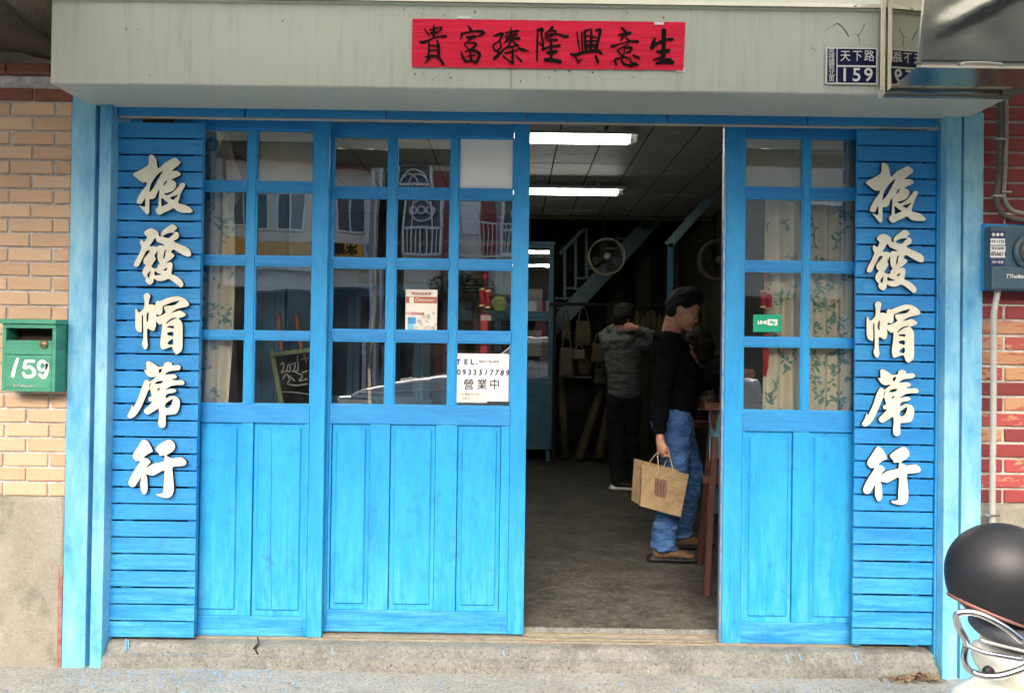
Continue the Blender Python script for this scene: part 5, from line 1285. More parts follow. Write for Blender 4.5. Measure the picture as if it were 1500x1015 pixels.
# red brown wooden trestle by the right door
tr = thing('wooden_trestle', 'red brown wooden folding stand just inside the doorway at right', 'trestle', (1.15, .7, 0))
TY = .62
put('leg', beam(bmesh.new(), sp(1047, 640, TY+.12), Vector((sp(1034, 866, TY).x, TY, 0)), .030, .035, (0, 1, 0)), M['red_wood'], tr)
put('leg', beam(bmesh.new(), Vector((1.155, TY+.14, 1.02)), Vector((1.20, TY+.62, 0)), .030, .035, (0, 1, 0)), M['red_wood'], tr)
for zz_ in (1.03, .62): put('cross_bar', beam(bmesh.new(), (1.085, TY+.09, zz_), (1.62, TY+.09, zz_), .03, .04), M['red_wood'], tr)
put('leg', beam(bmesh.new(), (1.58, TY+.12, 1.05), (1.62, TY, 0), .030, .035, (0, 1, 0)), M['red_wood'], tr)
put('short_bar', beam(bmesh.new(), sp(1036, 682, TY+.13), sp(1056, 674, TY+.13), .02, .035), M['red_wood'], tr)
cl = thing('hanging_cloth', 'blue green cloth hanging from the wooden stand beside the right door edge', 'cloth', (1.2, .9, .6))
bm = bmesh.new(); grid2(bm, 1.135, 1.6, .42, 1.0, .78, 24, .05); put('drape', bm, M['teal_in'], cl, True)
tb = thing('low_table', 'dark wooden display table behind the man at right', 'table', (1.75, 2.7, 0))
bpart('table_top', 1.36, 2.3, 2.3, 3.2, .76, .80, M['red_wood'], tb, .004)
for x in (1.38, 2.24):
    for y in (2.32, 3.14): bpart('leg', x, x+.05, y, y+.05, 0, .759, M['red_wood'], tb, .003)
for k, (x, y, n) in enumerate(((1.62, 2.6, 4), (2.02, 2.6, 5))):
    for j in range(n): hat('straw hat %s on the dark display table' % (['lowest', 'second', 'third', 'fourth', 'topmost'][j]+' in the '+('left' if k == 0 else 'right')+' stack'), x, y, .80+.026*j, .17, (0, 0, random.random()), M['straw'])

# ================================================================ PEOPLE
import numpy as np
def fuse(name, chains, voxel, m, parent, smooth=4, noise_amp=0, nscale=12, keep=None, facto=.5):
    """union of ellipsoid chains as one continuous skin. chain: list of (point, radius or (rx,ry,rz))"""
    base = bmesh.new(); bmesh.ops.create_icosphere(base, subdivisions=3 if voxel < .0095 else 2, radius=1)
    bv = np.array([v.co[:] for v in base.verts]); bf = np.array([[v.index for v in f.verts] for f in base.faces]); base.free()
    VS, FS = [], []
    def ell(p, r):
        FS.append(bf+len(bv)*len(VS)); VS.append(bv*np.array(r[:])+np.array(p[:]))
    for ch in chains:
        ch = [(Vector(p), Vector((r, r, r)) if isinstance(r, (int, float)) else Vector(r)) for p, r in ch]
        if len(ch) == 1: ell(*ch[0]); continue
        for (p0, r0), (p1, r1) in zip(ch, ch[1:]):
            n = min(24, max(2, int((p1-p0).length/(min(min(r0), min(r1))*.35))))
            for k in range(n+1):
                f = k/n; ell(p0.lerp(p1, f), r0.lerp(r1, f))
    me = bpy.data.meshes.new(name); me.from_pydata(np.concatenate(VS).tolist(), [], np.concatenate(FS).tolist())
    o = bpy.data.objects.new('tmp', me); COL.objects.link(o)
    rm = o.modifiers.new('r', 'REMESH'); rm.mode = 'VOXEL'; rm.voxel_size = voxel; rm.use_smooth_shade = True
    if smooth:
        s = o.modifiers.new('s', 'SMOOTH'); s.iterations = smooth; s.factor = facto
    me2 = evalmesh(o); bpy.data.meshes.remove(me)
    if noise_amp:
        nv = len(me2.vertices); co = np.empty(nv*3, 'f'); me2.vertices.foreach_get('co', co)
        no = np.empty(nv*3, 'f'); me2.vertices.foreach_get('normal', no); co = co.reshape(-1, 3); no = no.reshape(-1, 3)
        dd = np.empty((nv, 1))
        for i, (x_, y_, z_) in enumerate((co*np.array((nscale, nscale, nscale*1.9))).tolist()):
            dd[i] = noise.noise((x_, y_, z_))+.6*noise.noise((x_*2.1+3, y_*2.1+1, z_*2.1+7))
        me2.vertices.foreach_set('co', (co+no*dd*noise_amp).astype('f').ravel()); me2.update()
    if keep:
        b2 = bmesh.new(); b2.from_mesh(me2)
        bmesh.ops.delete(b2, geom=[v for v in b2.verts if not keep(v.co)], context='VERTS'); b2.to_mesh(me2); b2.free()
    for p in me2.polygons: p.use_smooth = True
    me2.materials.clear()
    return putmesh(name, me2, m, parent)

def head_chains(c, f, tilt=0):
    """c head centre, f facing unit vector (horizontal), tilt forward in radians; returns chains and a local->world function"""
    f = Vector(f).normalized(); up = Vector((0, 0, 1))
    fw = (f*math.cos(tilt)-up*math.sin(tilt)).normalized(); u = (up*math.cos(tilt)+f*math.sin(tilt)).normalized(); s = fw.cross(u)
    L = lambda a, b, d: Vector(c)+fw*a+s*b+u*d
    ch = [[(L(-.012, 0, .035), .088)], [(L(.012, 0, .045), .083)], [(L(-.035, 0, .025), .080)], [(L(.035, 0, .0), .066), (L(.040, 0, -.06), .052)],
          [(L(.062, 0, -.088), .024), (L(.045, .022, -.085), .024), (L(.0, .048, -.055), .024), (L(-.02, .055, -.02), .02)], [(L(.062, 0, -.088), .024), (L(.045, -.022, -.085), .024), (L(.0, -.048, -.055), .024), (L(-.02, -.055, -.02), .02)],
          [(L(.062, .028, -.022), .024)], [(L(.062, -.028, -.022), .024)],                                     # cheeks
          [(L(.086, 0, .012), .0095), (L(.104, 0, -.020), .0115), (L(.098, 0, -.029), .013)], [(L(.094, .011, -.028), .0085)], [(L(.094, -.011, -.028), .0085)],   # nose
          [(L(.080, -.035, .026), .012), (L(.086, 0, .024), .012), (L(.080, .035, .026), .012)],                # brow
          [(L(.083, -.020, -.052), .0075), (L(.090, 0, -.051), .0085), (L(.083, .020, -.052), .0075)], [(L(.082, -.016, -.063), .008), (L(.088, 0, -.064), .009), (L(.082, .016, -.063), .008)],
          [(L(.082, 0, -.092), .018)]]
    for sg in (-1, 1):
        ch += [[(L(-.008, sg*.080, .018), .010), (L(-.020, sg*.086, .028), .009), (L(-.030, sg*.088, .012), .009), (L(-.020, sg*.084, -.018), .009), (L(-.010, sg*.080, -.024), .009)]]
    return ch, L

def fist(w, fwd, down, side, s=1.0, curl=1.0):
    """hand hanging from wrist w: palm along down, fingers curling towards side-inward; returns chains"""
    d, f, n = Vector(down).normalized(), Vector(fwd).normalized(), Vector(side).normalized()    # f: thumb side, n: palm normal
    w = Vector(w); ch = [[(w, .026*s), (w+d*.03*s, .028*s), (w+d*.075*s+f*.008*s, (.022*s, .022*s, .03*s))], [(w+d*.035*s+f*.015*s, .020*s), (w+d*.085*s+f*.030*s, .0125*s)], [(w+d*.035*s-f*.010*s, .018*s), (w+d*.078*s-f*.028*s, .011*s)]]
    for k, (o, l) in enumerate(((.030, .95), (.010, 1.05), (-.010, 1.0), (-.029, .82))):
        b = w+d*(.088-.004*abs(k-1))*s+f*o*s
        p1 = b+(d*.028+n*.012*curl)*s*l; p2 = p1+(d*(.004)+n*.024*curl)*s*l; p3 = p2+(-d*.019+n*.004)*s*l*curl
        ch.append([(b-d*.02*s, .0105*s), (b, .0105*s), (p1, .0095*s), (p2, .0085*s), (p3, .0078*s)])
    t0 = w+d*.03*s+f*.022*s; t1 = t0+(d*.025+f*.018+n*.012)*s; t2 = t1+(d*.024+n*.016-f*.004)*s; t3 = t2+(d*.014+n*.012-f*.010)*s
    ch.append([(t0, .014*s), (t1, .0115*s), (t2, .0100*s), (t3, .0085*s)])
    return ch
V = Vector
# ---- the man in black
man = thing('person', 'man in black sweater, blue jeans and glasses looking down, holding a paper bag', 'person', (1.05, 1.45, 0))
hc = V((1.120, 1.42, 1.605)); tilt = R(22)
fd = V((.93, -.30, 0)).normalized()
hch, HL = head_chains(hc, fd, tilt)
sR, eR, wR = V((1.015, 1.27, 1.375)), V((.930, 1.19, 1.09)), V((.925, 1.150, .835))
sL, eL, wL = V((1.08, 1.62, 1.375)), V((1.30, 1.66, 1.13)), V((1.50, 1.52, 1.18))
hipR, kneeR, ankR = V((1.055, 1.36, .90)), V((1.055, 1.33, .50)), V((.985, 1.30, .10))
hipL, kneeL, ankL = V((1.075, 1.53, .90)), V((1.215, 1.56, .52)), V((1.165, 1.62, .10))
torso = [(V((1.06, 1.445, .93)), (.135, .165, .10)), (V((1.075, 1.445, 1.05)), (.135, .165, .12)), (V((1.06, 1.445, 1.22)), (.130, .175, .12)), (V((1.04, 1.445, 1.36)), (.105, .17, .09))]
handR = fist(wR+V((.002, 0, -.03)), (.35, -.95, 0), (.06, 0, -1), (.9, .35, 0), 1.0)
handL = fist(wL, (.1, .2, 1), (1, -.1, .1), (0, -1, -.2), 1.0, .5)
body = hch+[[(V((1.03, 1.44, 1.40)), .066), (HL(-.035, 0, -.06), .058)]]+[torso]+[[(sR, .055), (eR, .040), (wR, .027)], [(sL, .055), (eL, .040), (wL, .027)]]+handR+handL+\
    [[(hipR, .10), (kneeR, .062), (ankR, .042), (ankR+V((0, 0, -.04)), .04)], [(hipL, .10), (kneeL, .062), (ankL, .042), (ankL+V((0, 0, -.04)), .04)]]
fuse('body', body, .0052, M['skin'], man, 3)
sw_ = [torso[:1][0], *torso[1:]]
sw_ = [(p+V((.0, 0, 0)), (r[0]+.018, r[1]+.018, r[2])) for p, r in torso]
swe = [sw_, [(V((1.07, 1.445, .945)), (.155, .185, .035)), (V((1.075, 1.445, 1.02)), (.16, .19, .06))],
       [(V((1.03, 1.44, 1.40)), (.095, .10, .06)), (V((1.03, 1.44, 1.455)), (.080, .080, .022))],
      [(V((1.0, 1.30, 1.41)), .062), (V((1.01, 1.44, 1.445)), (.085, .08, .03)), (V((1.02, 1.58, 1.41)), .062)],
       [(V((1.03, 1.36, 1.375)), .085), (sR, .082), (eR.lerp(sR, .4), .070), (eR, .062), (wR.lerp(eR, .4), .054), (wR+V((0, 0, .015)), .043)],
       [(V((1.06, 1.53, 1.375)), .085), (sL, .082), (eL, .064), (wL.lerp(eL, .15), .046)]]
fuse('sweater', swe, .009, M['sweater'], man, 4, .011, 10)
je = [[(V((1.06, 1.36, .95)), (.12, .10, .06)), (V((1.06, 1.53, .95)), (.12, .10, .06))], [(V((1.03, 1.40, .87)), .10), (V((1.03, 1.50, .87)), .10)],
      [(hipR, (.125, .11, .12)), (V((1.065, 1.345, .70)), (.098, .092, .1)), (kneeR, (.085, .078, .09)), (V((1.01, 1.31, .28)), (.078, .074, .09)), (V((.985, 1.30, .13)), (.082, .078, .04)), (V((.992, 1.295, .085)), (.088, .080, .018))],
      [(hipL, (.125, .11, .12)), (V((1.16, 1.55, .70)), (.102, .094, .1)), (kneeL, (.094, .082, .09)), (V((1.19, 1.59, .28)), (.080, .076, .09)), (V((1.165, 1.62, .13)), (.082, .076, .04)), (V((1.17, 1.62, .088)), (.088, .078, .018))]]
jn = fuse('jeans', je, .0085, M['denim'], man, 4, .010, 13)
put('pocket_seam', tube(bmesh.new(), crom([(1.10, 1.24, .955), (1.155, 1.252, .90), (1.162, 1.262, .80)], 5), .0022, 5), M['canvas'], jn)
def shoe(ank, f, par, upper, sole, s=1.0):
    f = V(f).normalized(); a = V((ank.x, ank.y, 0))
    u = fuse('shoe', [[(a+V((0, 0, .06)), (.042, .042, .05)), (a+f*.05+V((0, 0, .06)), (.048, .044, .035)), (a+f*.12+V((0, 0, .048)), (.048, .044, .026)), (a+f*.175+V((0, 0, .040)), (.038, .038, .020))], [(a-f*.03+V((0, 0, .05)), (.034, .034, .04))]], .006, upper, par, 3)
    so_ = fuse('sole', [[(a-f*.055+V((0, 0, .014)), (.042, .044, .019)), (a+f*.05+V((0, 0, .019)), (.052, .052, .019)), (a+f*.15+V((0, 0, .019)), (.054, .054, .019)), (a+f*.20+V((0, 0, .022)), (.046, .046, .019))], [(a-f*.05+V((0, 0, .03)), (.034, .036, .022))], [(a+f*.185+V((0, 0, .032)), (.042, .040, .018))]], .005, sole, u, 2)
    for k in range(3): put('lace', tube(bmesh.new(), [a+f*(.05+.028*k)+V((-f.y, f.x, 0))*(-.026)+V((0, 0, .092-.006*k)), a+f*(.052+.028*k)+V((0, 0, .098-.008*k)), a+f*(.05+.028*k)+V((-f.y, f.x, 0))*.026+V((0, 0, .092-.006*k))], .003, 5), M['red_wood'], u)
shoe(ankR+V((-.01, 0, 0)), (.97, -.12, 0), man, M['leather'], M['rubber']); shoe(ankL, (.99, .05, 0), man, M['leather'], M['rubber'])
hair = [[(HL(-.020, 0, .060), .098)], [(HL(.012, 0, .090), .082)], [(HL(-.050, 0, .025), .082)], [(HL(.042, 0, .104), .050)], [(HL(-.060, 0, -.022), .052)], [(HL(.01, .03, .098), .066)], [(HL(.01, -.03, .098), .066)], [(HL(.068, -.025, .098), .028)], [(HL(.068, .025, .100), .028)],
        [(HL(-.01, -.058, .060), .044), (HL(-.045, -.055, .02), .040), (HL(-.06, -.045, -.03), .036)], [(HL(-.01, .058, .060), .044), (HL(-.045, .055, .02), .040), (HL(-.06, .045, -.03), .036)], [(HL(.030, -.070, .060), .026), (HL(.012, -.076, .030), .016)], [(HL(.030, .070, .060), .026), (HL(.012, .076, .030), .016)], [(HL(-.058, 0, -.045), .045)]]
fuse('hair', hair, .006, M['hair'], man, 2, .006, 38)
gl = tube(bmesh.new(), [HL(.094, -.010, .006), HL(.100, 0, .008), HL(.094, .010, .006)], .0030, 6)
for sg in (-1, 1):
    tube(gl, [HL(.094-.006*abs(math.cos(a)), sg*(.032+.023*math.cos(a)), .002+.017*math.sin(a)) for a in [2*PI*i/18 for i in range(18)]], .0030, 5, True)
    tube(gl, [HL(.086, sg*.056, .008), HL(.05, sg*.076, .012), HL(-.01, sg*.088, .022), HL(-.03, sg*.088, .012)], .0028, 6)
put('glasses', gl, mat('pale_metal_frame', (.75, .75, .72), .25, .3, bumps=0), man)
for sg in (-1, 1): put('eye', (lambda b: (bmesh.ops.create_icosphere(b, subdivisions=2, radius=.0105, matrix=Matrix.Translation(HL(.072, sg*.030, .004))), b)[1])(bmesh.new()), M['ink'], man, True)
# ---- paper bag
bgY = 1.10
hb_ = V((1.0, 1.13, .70))
bgt = thing('paper_bag', 'brown kraft paper bag with a purple seal print held by the man in black', 'paper bag', (1.02, 1.12, .55))
cr = [V((P(u, v, 1.09)[0], 1.09, P(u, v, 1.09)[1])) for u, v in ((938, 741), (997, 757), (1009, 695), (941, 678))]    # bl br tr tl
bl, br, trr, tl = cr
back = V((-.035, .13, .012))
bm = bmesh.new(); n = 14
def face4(a, b, c, d, amp, nrm, crease=False):
    vs = [[None]*(n+1) for _ in range(n+1)]
    for j in range(n+1):
        for i in range(n+1):
            s, t = i/n, j/n
            p = (a*(1-s)+b*s)*(1-t)+(d*(1-s)+c*s)*t
            e = min(1, 4*min(s, 1-s, t if True else 1, 1-t))
            q = amp*noise.noise(p*14)*e
            if crease: q -= .035*(1-abs(2*s-1))*(.3+.7*t)
            vs[j][i] = bm.verts.new(p+nrm*q)
    for j in range(n):
        for i in range(n): bm.faces.new((vs[j][i], vs[j][i+1], vs[j+1][i+1], vs[j+1][i]))
face4(bl, br, trr, tl, .010, V((0, -1, 0)))
face4(br, br+back, trr+back*.9, trr, .004, V((1, 0, 0)), True)
face4(bl+back, bl, tl, tl+back*.9, .004, V((-1, 0, 0)), True)
face4(br+back, bl+back, tl+back*.9, trr+back*.9, .008, V((0, 1, 0)))
face4(bl+back, br+back, br, bl, .002, V((0, 0, -1)))
bmesh.ops.remove_doubles(bm, verts=bm.verts[:], dist=.0008)
put('bag_body', bm, M['kraft'], bgt)
for off, ez in ((V((0, 0, 0)), 0), (back*.9, .002)):
    h0 = tl.lerp(trr, .34)+off; h1 = tl.lerp(trr, .66)+off
    top = V((P(972, 659, 1.15)[0], 1.150, P(972, 659, 1.15)[1]))
    put('handle', tube(bmesh.new(), crom([h0+V((0, -.004, -.05)), h0+V((0, -.004, 0)), top+V((-.035, off.y*.12-.01, -.015)), top+V((0, off.y*.1-.012, .006)), top+V((.03, off.y*.12-.01, -.02)), h1+V((0, -.004, 0)), h1+V((0, -.004, -.05))], 6), .0038, 8), M['twine'], bgt)
ex = (br-bl).normalized(); ez_ = (tl-bl).normalized()
sc0 = V((P(967.5, 713, 1.08)[0], 1.074, P(967.5, 713, 1.08)[1]))
bm = bmesh.new()
def sbar(x0, z0, x1, z1, w=.0032):
    beam(bm, sc0+ex*x0+ez_*z0, sc0+ex*x1+ez_*z1, w, .0012, (0, 1, 0))
h = .034; hh = .044
for q in ((-h, -hh, h, -hh), (-h, hh, h, hh), (-h, -hh, -h, hh), (h, -hh, h, hh)): sbar(*q)
rnd = random.Random(9)
for i in range(3):
    for j in range(4):
        x = -h+.006+i*(2*h-.012)/3; z = -hh+.008+j*(2*hh-.012)/4; w = (2*h-.012)/3-.004; g_ = (2*hh-.012)/4-.005
        sbar(x, z, x+w, z, .0026); sbar(x, z+g_, x+w, z+g_, .0026); sbar(x+w*rnd.choice((0, .5, 1)), z, x+w*rnd.choice((0, .5, 1)), z+g_, .0026); sbar(x+w*.5, z+g_*.5, x+w, z+g_*.5, .0022)
for i in range(6): sbar(-.030+.011*i, -hh-.010, -.023+.011*i, -hh-.010, .006)
for v in bm.verts: v.co.y = min(v.co.y, 1.082)
put('seal_print', bm, M['purple_ink'], bgt)

# ---- the customer in a grey hood
hd = thing('person', 'customer in grey hooded top and black trousers seen from behind, hands raised to the head', 'person', (1.05, 3.85, 0))
Y = 3.85; hc2 = V((1.10, Y, 1.665))
h2, HL2 = head_chains(hc2, (.85, .52, 0), R(8))
pelv = V((1.10, Y, .95))
T2 = [(V((1.10, Y, .92)), (.14, .12, .10)), (V((1.10, Y, 1.10)), (.15, .12, .12)), (V((1.08, Y, 1.30)), (.165, .12, .12)), (V((1.075, Y, 1.42)), (.15, .10, .08))]
sA, eA, wA = V((.955, Y-.02, 1.42)), V((.93, Y+.26, 1.50)), V((1.02, Y+.02, 1.60))
sB, eB, wB = V((1.22, Y-.02, 1.41)), V((1.40, Y-.14, 1.47)), V((1.20, Y-.13, 1.575))
hA = fist(wB, (0, 0, 1), (-1, .1, .02), (0, 1, 0), 1.0, .4)
fuse('body', h2+[[(V((1.08, Y, 1.45)), .06), (HL2(-.03, 0, -.06), .056)], T2, [(sB, .05), (eB, .04), (wB, .027)], [(sA, .05), (eA, .04), (wA, .03)],
     [(V((1.05, Y, .90)), .075), (V((1.03, Y+.02, .5)), .055), (V((1.06, Y, .08)), .045)], [(V((1.15, Y, .90)), .075), (V((1.17, Y+.06, .5)), .055), (V((1.22, Y+.10, .08)), .045)]]+hA, .008, M['skin'], hd, 2)
fuse('hooded_top', [[(p, (r[0]+.02, r[1]+.02, r[2])) for p, r in T2], [(V((1.10, Y, .90)), (.155, .135, .03))], [(sA, .078), (eA, .062), (wA.lerp(eA, .3), .05)], [(sB, .078), (sB.lerp(eB, .5)+V((0, 0, -.02)), .070), (eB, .064)], [(eB, .062), (eB.lerp(wB, .45), .052), (wB.lerp(eB, .12), .040)],
     [(V((1.0, Y-.06, 1.47)), (.06, .05, .055)), (V((1.05, Y-.09, 1.43)), (.07, .05, .06)), (V((1.14, Y-.08, 1.47)), (.06, .05, .05))], [(V((1.02, Y-.04, 1.53)), (.07, .05, .045)), (V((1.13, Y-.02, 1.52)), (.06, .05, .04))]], .011, M['hoodie'], hd, 3, .012, 11)
fuse('trousers', [[(V((1.10, Y, .90)), (.15, .13, .09))], [(V((1.04, Y, .86)), .12), (V((1.03, Y+.02, .5)), .095), (V((1.06, Y, .16)), .08), (V((1.06, Y, .10)), .082)], [(V((1.17, Y, .86)), .12), (V((1.18, Y+.06, .5)), .095), (V((1.23, Y+.10, .16)), .08), (V((1.23, Y+.10, .10)), .082)]], .012, M['trousers'], hd, 3, .008, 10)
fuse('hair', [[(HL2(-.018, 0, .06), .106)], [(HL2(-.045, 0, .01), .096)], [(HL2(.0, .04, .03), .070)], [(HL2(.0, -.04, .03), .070)], [(HL2(.02, 0, .085), .078)], [(HL2(-.04, 0, -.04), .06)]], .010, M['hair'], hd, 2, .008, 30)
for a_, nm in ((V((1.055, Y-.03, 0)), 0), (V((1.24, Y+.08, 0)), 1)):
    shoe(a_, (.93, -.25, 0), hd, M['rubber'], M['white_paint'])
# ---- third customer, almost wholly hidden
td = thing('person', 'dark haired customer bending behind the man at the display table, mostly hidden', 'person', (1.55, 2.05, 0))
hc3 = V((1.40, 2.1, 1.38)); h3, HL3 = head_chains(hc3, (-.3, .9, 0), R(30))
T3 = [(V((1.66, 1.98, .90)), (.14, .12, .1)), (V((1.64, 2.0, 1.08)), (.13, .12, .1)), (V((1.56, 2.05, 1.24)), (.15, .12, .09))]
fuse('body', h3+[[(V((1.52, 2.06, 1.28)), .055), (HL3(-.03, 0, -.05), .052)], T3, [(V((1.62, 1.98, .88)), .09), (V((1.64, 1.98, .45)), .06), (V((1.66, 1.98, .05)), .045)], [(V((1.72, 2.0, .88)), .09), (V((1.76, 2.02, .45)), .06), (V((1.78, 2.0, .05)), .045)], [(V((1.42, 2.05, 1.20)), .045), (V((1.40, 2.25, 1.02)), .036), (V((1.52, 2.45, .92)), .025)]], .010, M['skin'], td, 2)
fuse('shirt', [[(p, (r[0]+.02, r[1]+.02, r[2])) for p, r in T3], [(V((1.43, 2.05, 1.20)), .06), (V((1.40, 2.25, 1.03)), .05)]], .014, M['trousers'], td, 2, .008)
fuse('trousers', [[(V((1.66, 1.98, .88)), (.14, .12, .08))], [(V((1.62, 1.98, .86)), .10), (V((1.66, 1.98, .06)), .07)], [(V((1.72, 2.0, .86)), .10), (V((1.78, 2.0, .06)), .07)]], .014, M['purple_cloth'], td, 2)
fuse('hair', [[(HL3(-.02, 0, .05), .102)], [(HL3(-.05, 0, -.02), .085)], [(HL3(-.04, 0, -.09), .062)]], .009, M['hair_brown'], td, 2, .010, 26)

# ================================================================ HELMET AND SCOOTER (bottom right corner, 1.5 m before the doors)
HY = -1.52
k = (HY-CAMY)/FPX
hp = lambda u, v, y=HY: V((P(u, v, y)[0], y, P(u, v, y)[1]))
hcn = hp(1468, 841)
hel = thing('helmet', 'matte black open face helmet resting on the scooter seat at lower right', 'helmet', hcn+V((0, 0, -.12)))
bm = bmesh.new(); bmesh.ops.create_uvsphere(bm, u_segments=64, v_segments=40, radius=1)
rim = lambda x: -.80+.36*max(0, -x)
for v in bm.verts:
    c_ = v.co
    c_.x *= 1+.22*min(0, c_.z)**2; c_.y *= 1+.22*min(0, c_.z)**2
cut = [v for v in bm.verts if v.co.z < rim(v.co.x)-.03]
bmesh.ops.delete(bm, geom=cut, context='VERTS')
for v in bm.verts:
    if v.co.z < rim(v.co.x)+.02: v.co.z = rim(v.co.x)
A_, B_, C_ = .138, .122, .134
for v in bm.verts: v.co = V((v.co.x*A_*(1+.06*max(0, v.co.x)), v.co.y*B_, v.co.z*C_))+hcn
rimv = sorted([v.co.copy() for v in bm.verts if len(v.link_faces) and any(e.is_boundary for e in v.link_edges)], key=lambda c_: math.atan2(c_.y-hcn.y, c_.x-hcn.x))
put('shell', bm, M['helmet'], hel, True)
bpy.data.objects['shell'].modifiers.new('s', 'SOLIDIFY').thickness = .008
rp = []
for i in range(48):
    th_ = 2*PI*i/48; z_ = -.7
    for _ in range(30):
        rr_ = math.sqrt(max(.02, 1-z_*z_))*(1+.22*z_*z_); z_ = .5*z_+.5*rim(rr_*math.cos(th_))
    xx_ = rr_*math.cos(th_); rp.append(V((xx_*A_*(1+.06*max(0, xx_)), rr_*math.sin(th_)*B_, (z_+.012)*C_))+hcn)
put('rim_trim', tube(bmesh.new(), rp, .0055, 8, True), M['trim_brown'], hel)
bm = bmesh.new(); lathe(bm, [(.0, -.02), (.06, -.04), (.075, -.095)], hcn+V((0, 0, .0)), 'Z', 24); put('lining', bm, M['seat'], hel, True)
put('strap', tube(bmesh.new(), crom([hp(1405, 877), hp(1414, 886), hp(1428, 898), hp(1440, 900), hp(1448, 895)], 5), .006, 8), M['trim_brown'], hel)
put('buckle', box(*[a for c_ in [(hp(1440, 899).x-.012, hp(1440, 899).x+.018), (HY-.008, HY+.004), (hp(1440, 899).z-.004, hp(1440, 899).z+.006)] for a in c_], .003), M['chrome'], hel)

scoot = thing('scooter', 'cream scooter with grey seat and chrome grab rail, cut off by the right edge', 'scooter', (1.6, -1.5, GZ))
bodyc = []
cz = lambda u, v, y=HY: hp(u, v, y)
BX = cz(1500, 960)
fz = .46
q_ = lambda u, v: cz(u, v)
fuse('body', [[(q_(1475, 975), (.070, .12, .045)), (q_(1520, 985), (.10, .13, .05)), (V((BX.x+.35, HY, .42)), (.18, .15, .12)), (V((BX.x+.75, HY, .30)), (.15, .13, .14)), (V((BX.x+1.05, HY, .10)), (.20, .12, .06))],
      [(q_(1462, 958), (.05, .10, .022)), (q_(1520, 968), (.12, .12, .03))],
      [(q_(1450, 1040), (.095, .11, .075)), (q_(1500, 1035), (.13, .14, .10)), (V((BX.x+.4, HY, .28)), (.22, .15, .14))],
      [(V((BX.x+1.15, HY, .15)), (.05, .14, .10)), (V((BX.x+1.25, HY, .60)), (.05, .14, .15)), (V((BX.x+1.22, HY, .82)), (.08, .12, .08))]], .010, M['scooter'], scoot, 6)
fuse('seat', [[(q_(1462, 922), (.050, .11, .030)), (q_(1520, 928), (.10, .125, .036)), (V((BX.x+.55, HY, .56)), (.12, .11, .03))]], .008, M['seat'], scoot, 3)
rr = [cz(1497, 932), cz(1470, 915), cz(1440, 900), cz(1418, 896), cz(1402, 900), cz(1403, 915), cz(1411, 930), cz(1416, 942), cz(1413, 958), cz(1414, 972), cz(1425, 984), cz(1445, 990), cz(1470, 988), cz(1500, 978), cz(1530, 962)]
off = [-.15, -.14, -.125, -.11, -.10, -.09, -.09, -.09, -.09, -.09, -.09, -.11, -.12, -.13, -.13]
rr = [cz(u, v, HY+o_) for (u, v), o_ in zip(((1497,938),(1470,917),(1440,901),(1418,896),(1402,900),(1403,915),(1411,930),(1416,942),(1413,958),(1414,972),(1425,984),(1445,990),(1470,988),(1500,978),(1530,962)), off)]
put('grab_rail', tube(bmesh.new(), crom(rr, 6), .0085, 12), M['chrome'], scoot, True)
put('grab_rail', tube(bmesh.new(), crom([cz(1416, 944, HY-.10), cz(1430, 951, HY-.115), cz(1450, 957, HY-.13), cz(1500, 966, HY-.14)], 5), .006, 10), M['chrome'], scoot, True)
put('tail_trim', tube(bmesh.new(), crom([cz(1436, 937, HY-.10), cz(1470, 946, HY-.11), cz(1520, 958, HY-.12)], 5), .004, 8), M['tape'], scoot)
put('rubber_stop', lathe(bmesh.new(), [(0, .012), (.013, .010), (.014, 0)], cz(1450, 982, HY-.085)+V((-.006, 0, 0)), 'Y', 16), M['rubber'], scoot, True)
def wheel(x, z, r):
    w = put('wheel', lathe(bmesh.new(), [(r-.05, -.04), (r-.01, -.035), (r, -.015), (r, .015), (r-.01, .035), (r-.05, .04)], (x, HY, z), 'Y', 32), M['rubber'], scoot, True)
    put('rim', lathe(bmesh.new(), [(.02, -.03), (r-.055, -.025), (r-.05, .0), (r-.055, .025), (.02, .03)], (x, HY, z), 'Y', 24), M['chrome'], w, True)
wheel(BX.x+.28, GZ+.21, .21); wheel(BX.x+1.38, GZ+.21, .21)
put('handlebar', tube(bmesh.new(), crom([(BX.x+1.12, HY-.32, .92), (BX.x+1.2, HY-.15, .90), (BX.x+1.22, HY, .86), (BX.x+1.2, HY+.15, .90), (BX.x+1.12, HY+.32, .92)], 5), .014, 10), M['rubber'], scoot)
put('headlight', lathe(bmesh.new(), [(.06, 0), (.05, .03), (0, .045)], (BX.x+1.27, HY, .84), 'X', 20), M['chrome'], scoot, True)
put('fender', tube(bmesh.new(), crom([(BX.x+1.16, HY, GZ+.36), (BX.x+1.38, HY, GZ+.45), (BX.x+1.60, HY, GZ+.33)], 5), .05, 10), M['scooter'], scoot, True)
put('fork', tube(bmesh.new(), [(BX.x+1.24, HY, .62), (BX.x+1.38, HY-.06, GZ+.21)], .018, 8), M['chrome'], scoot)

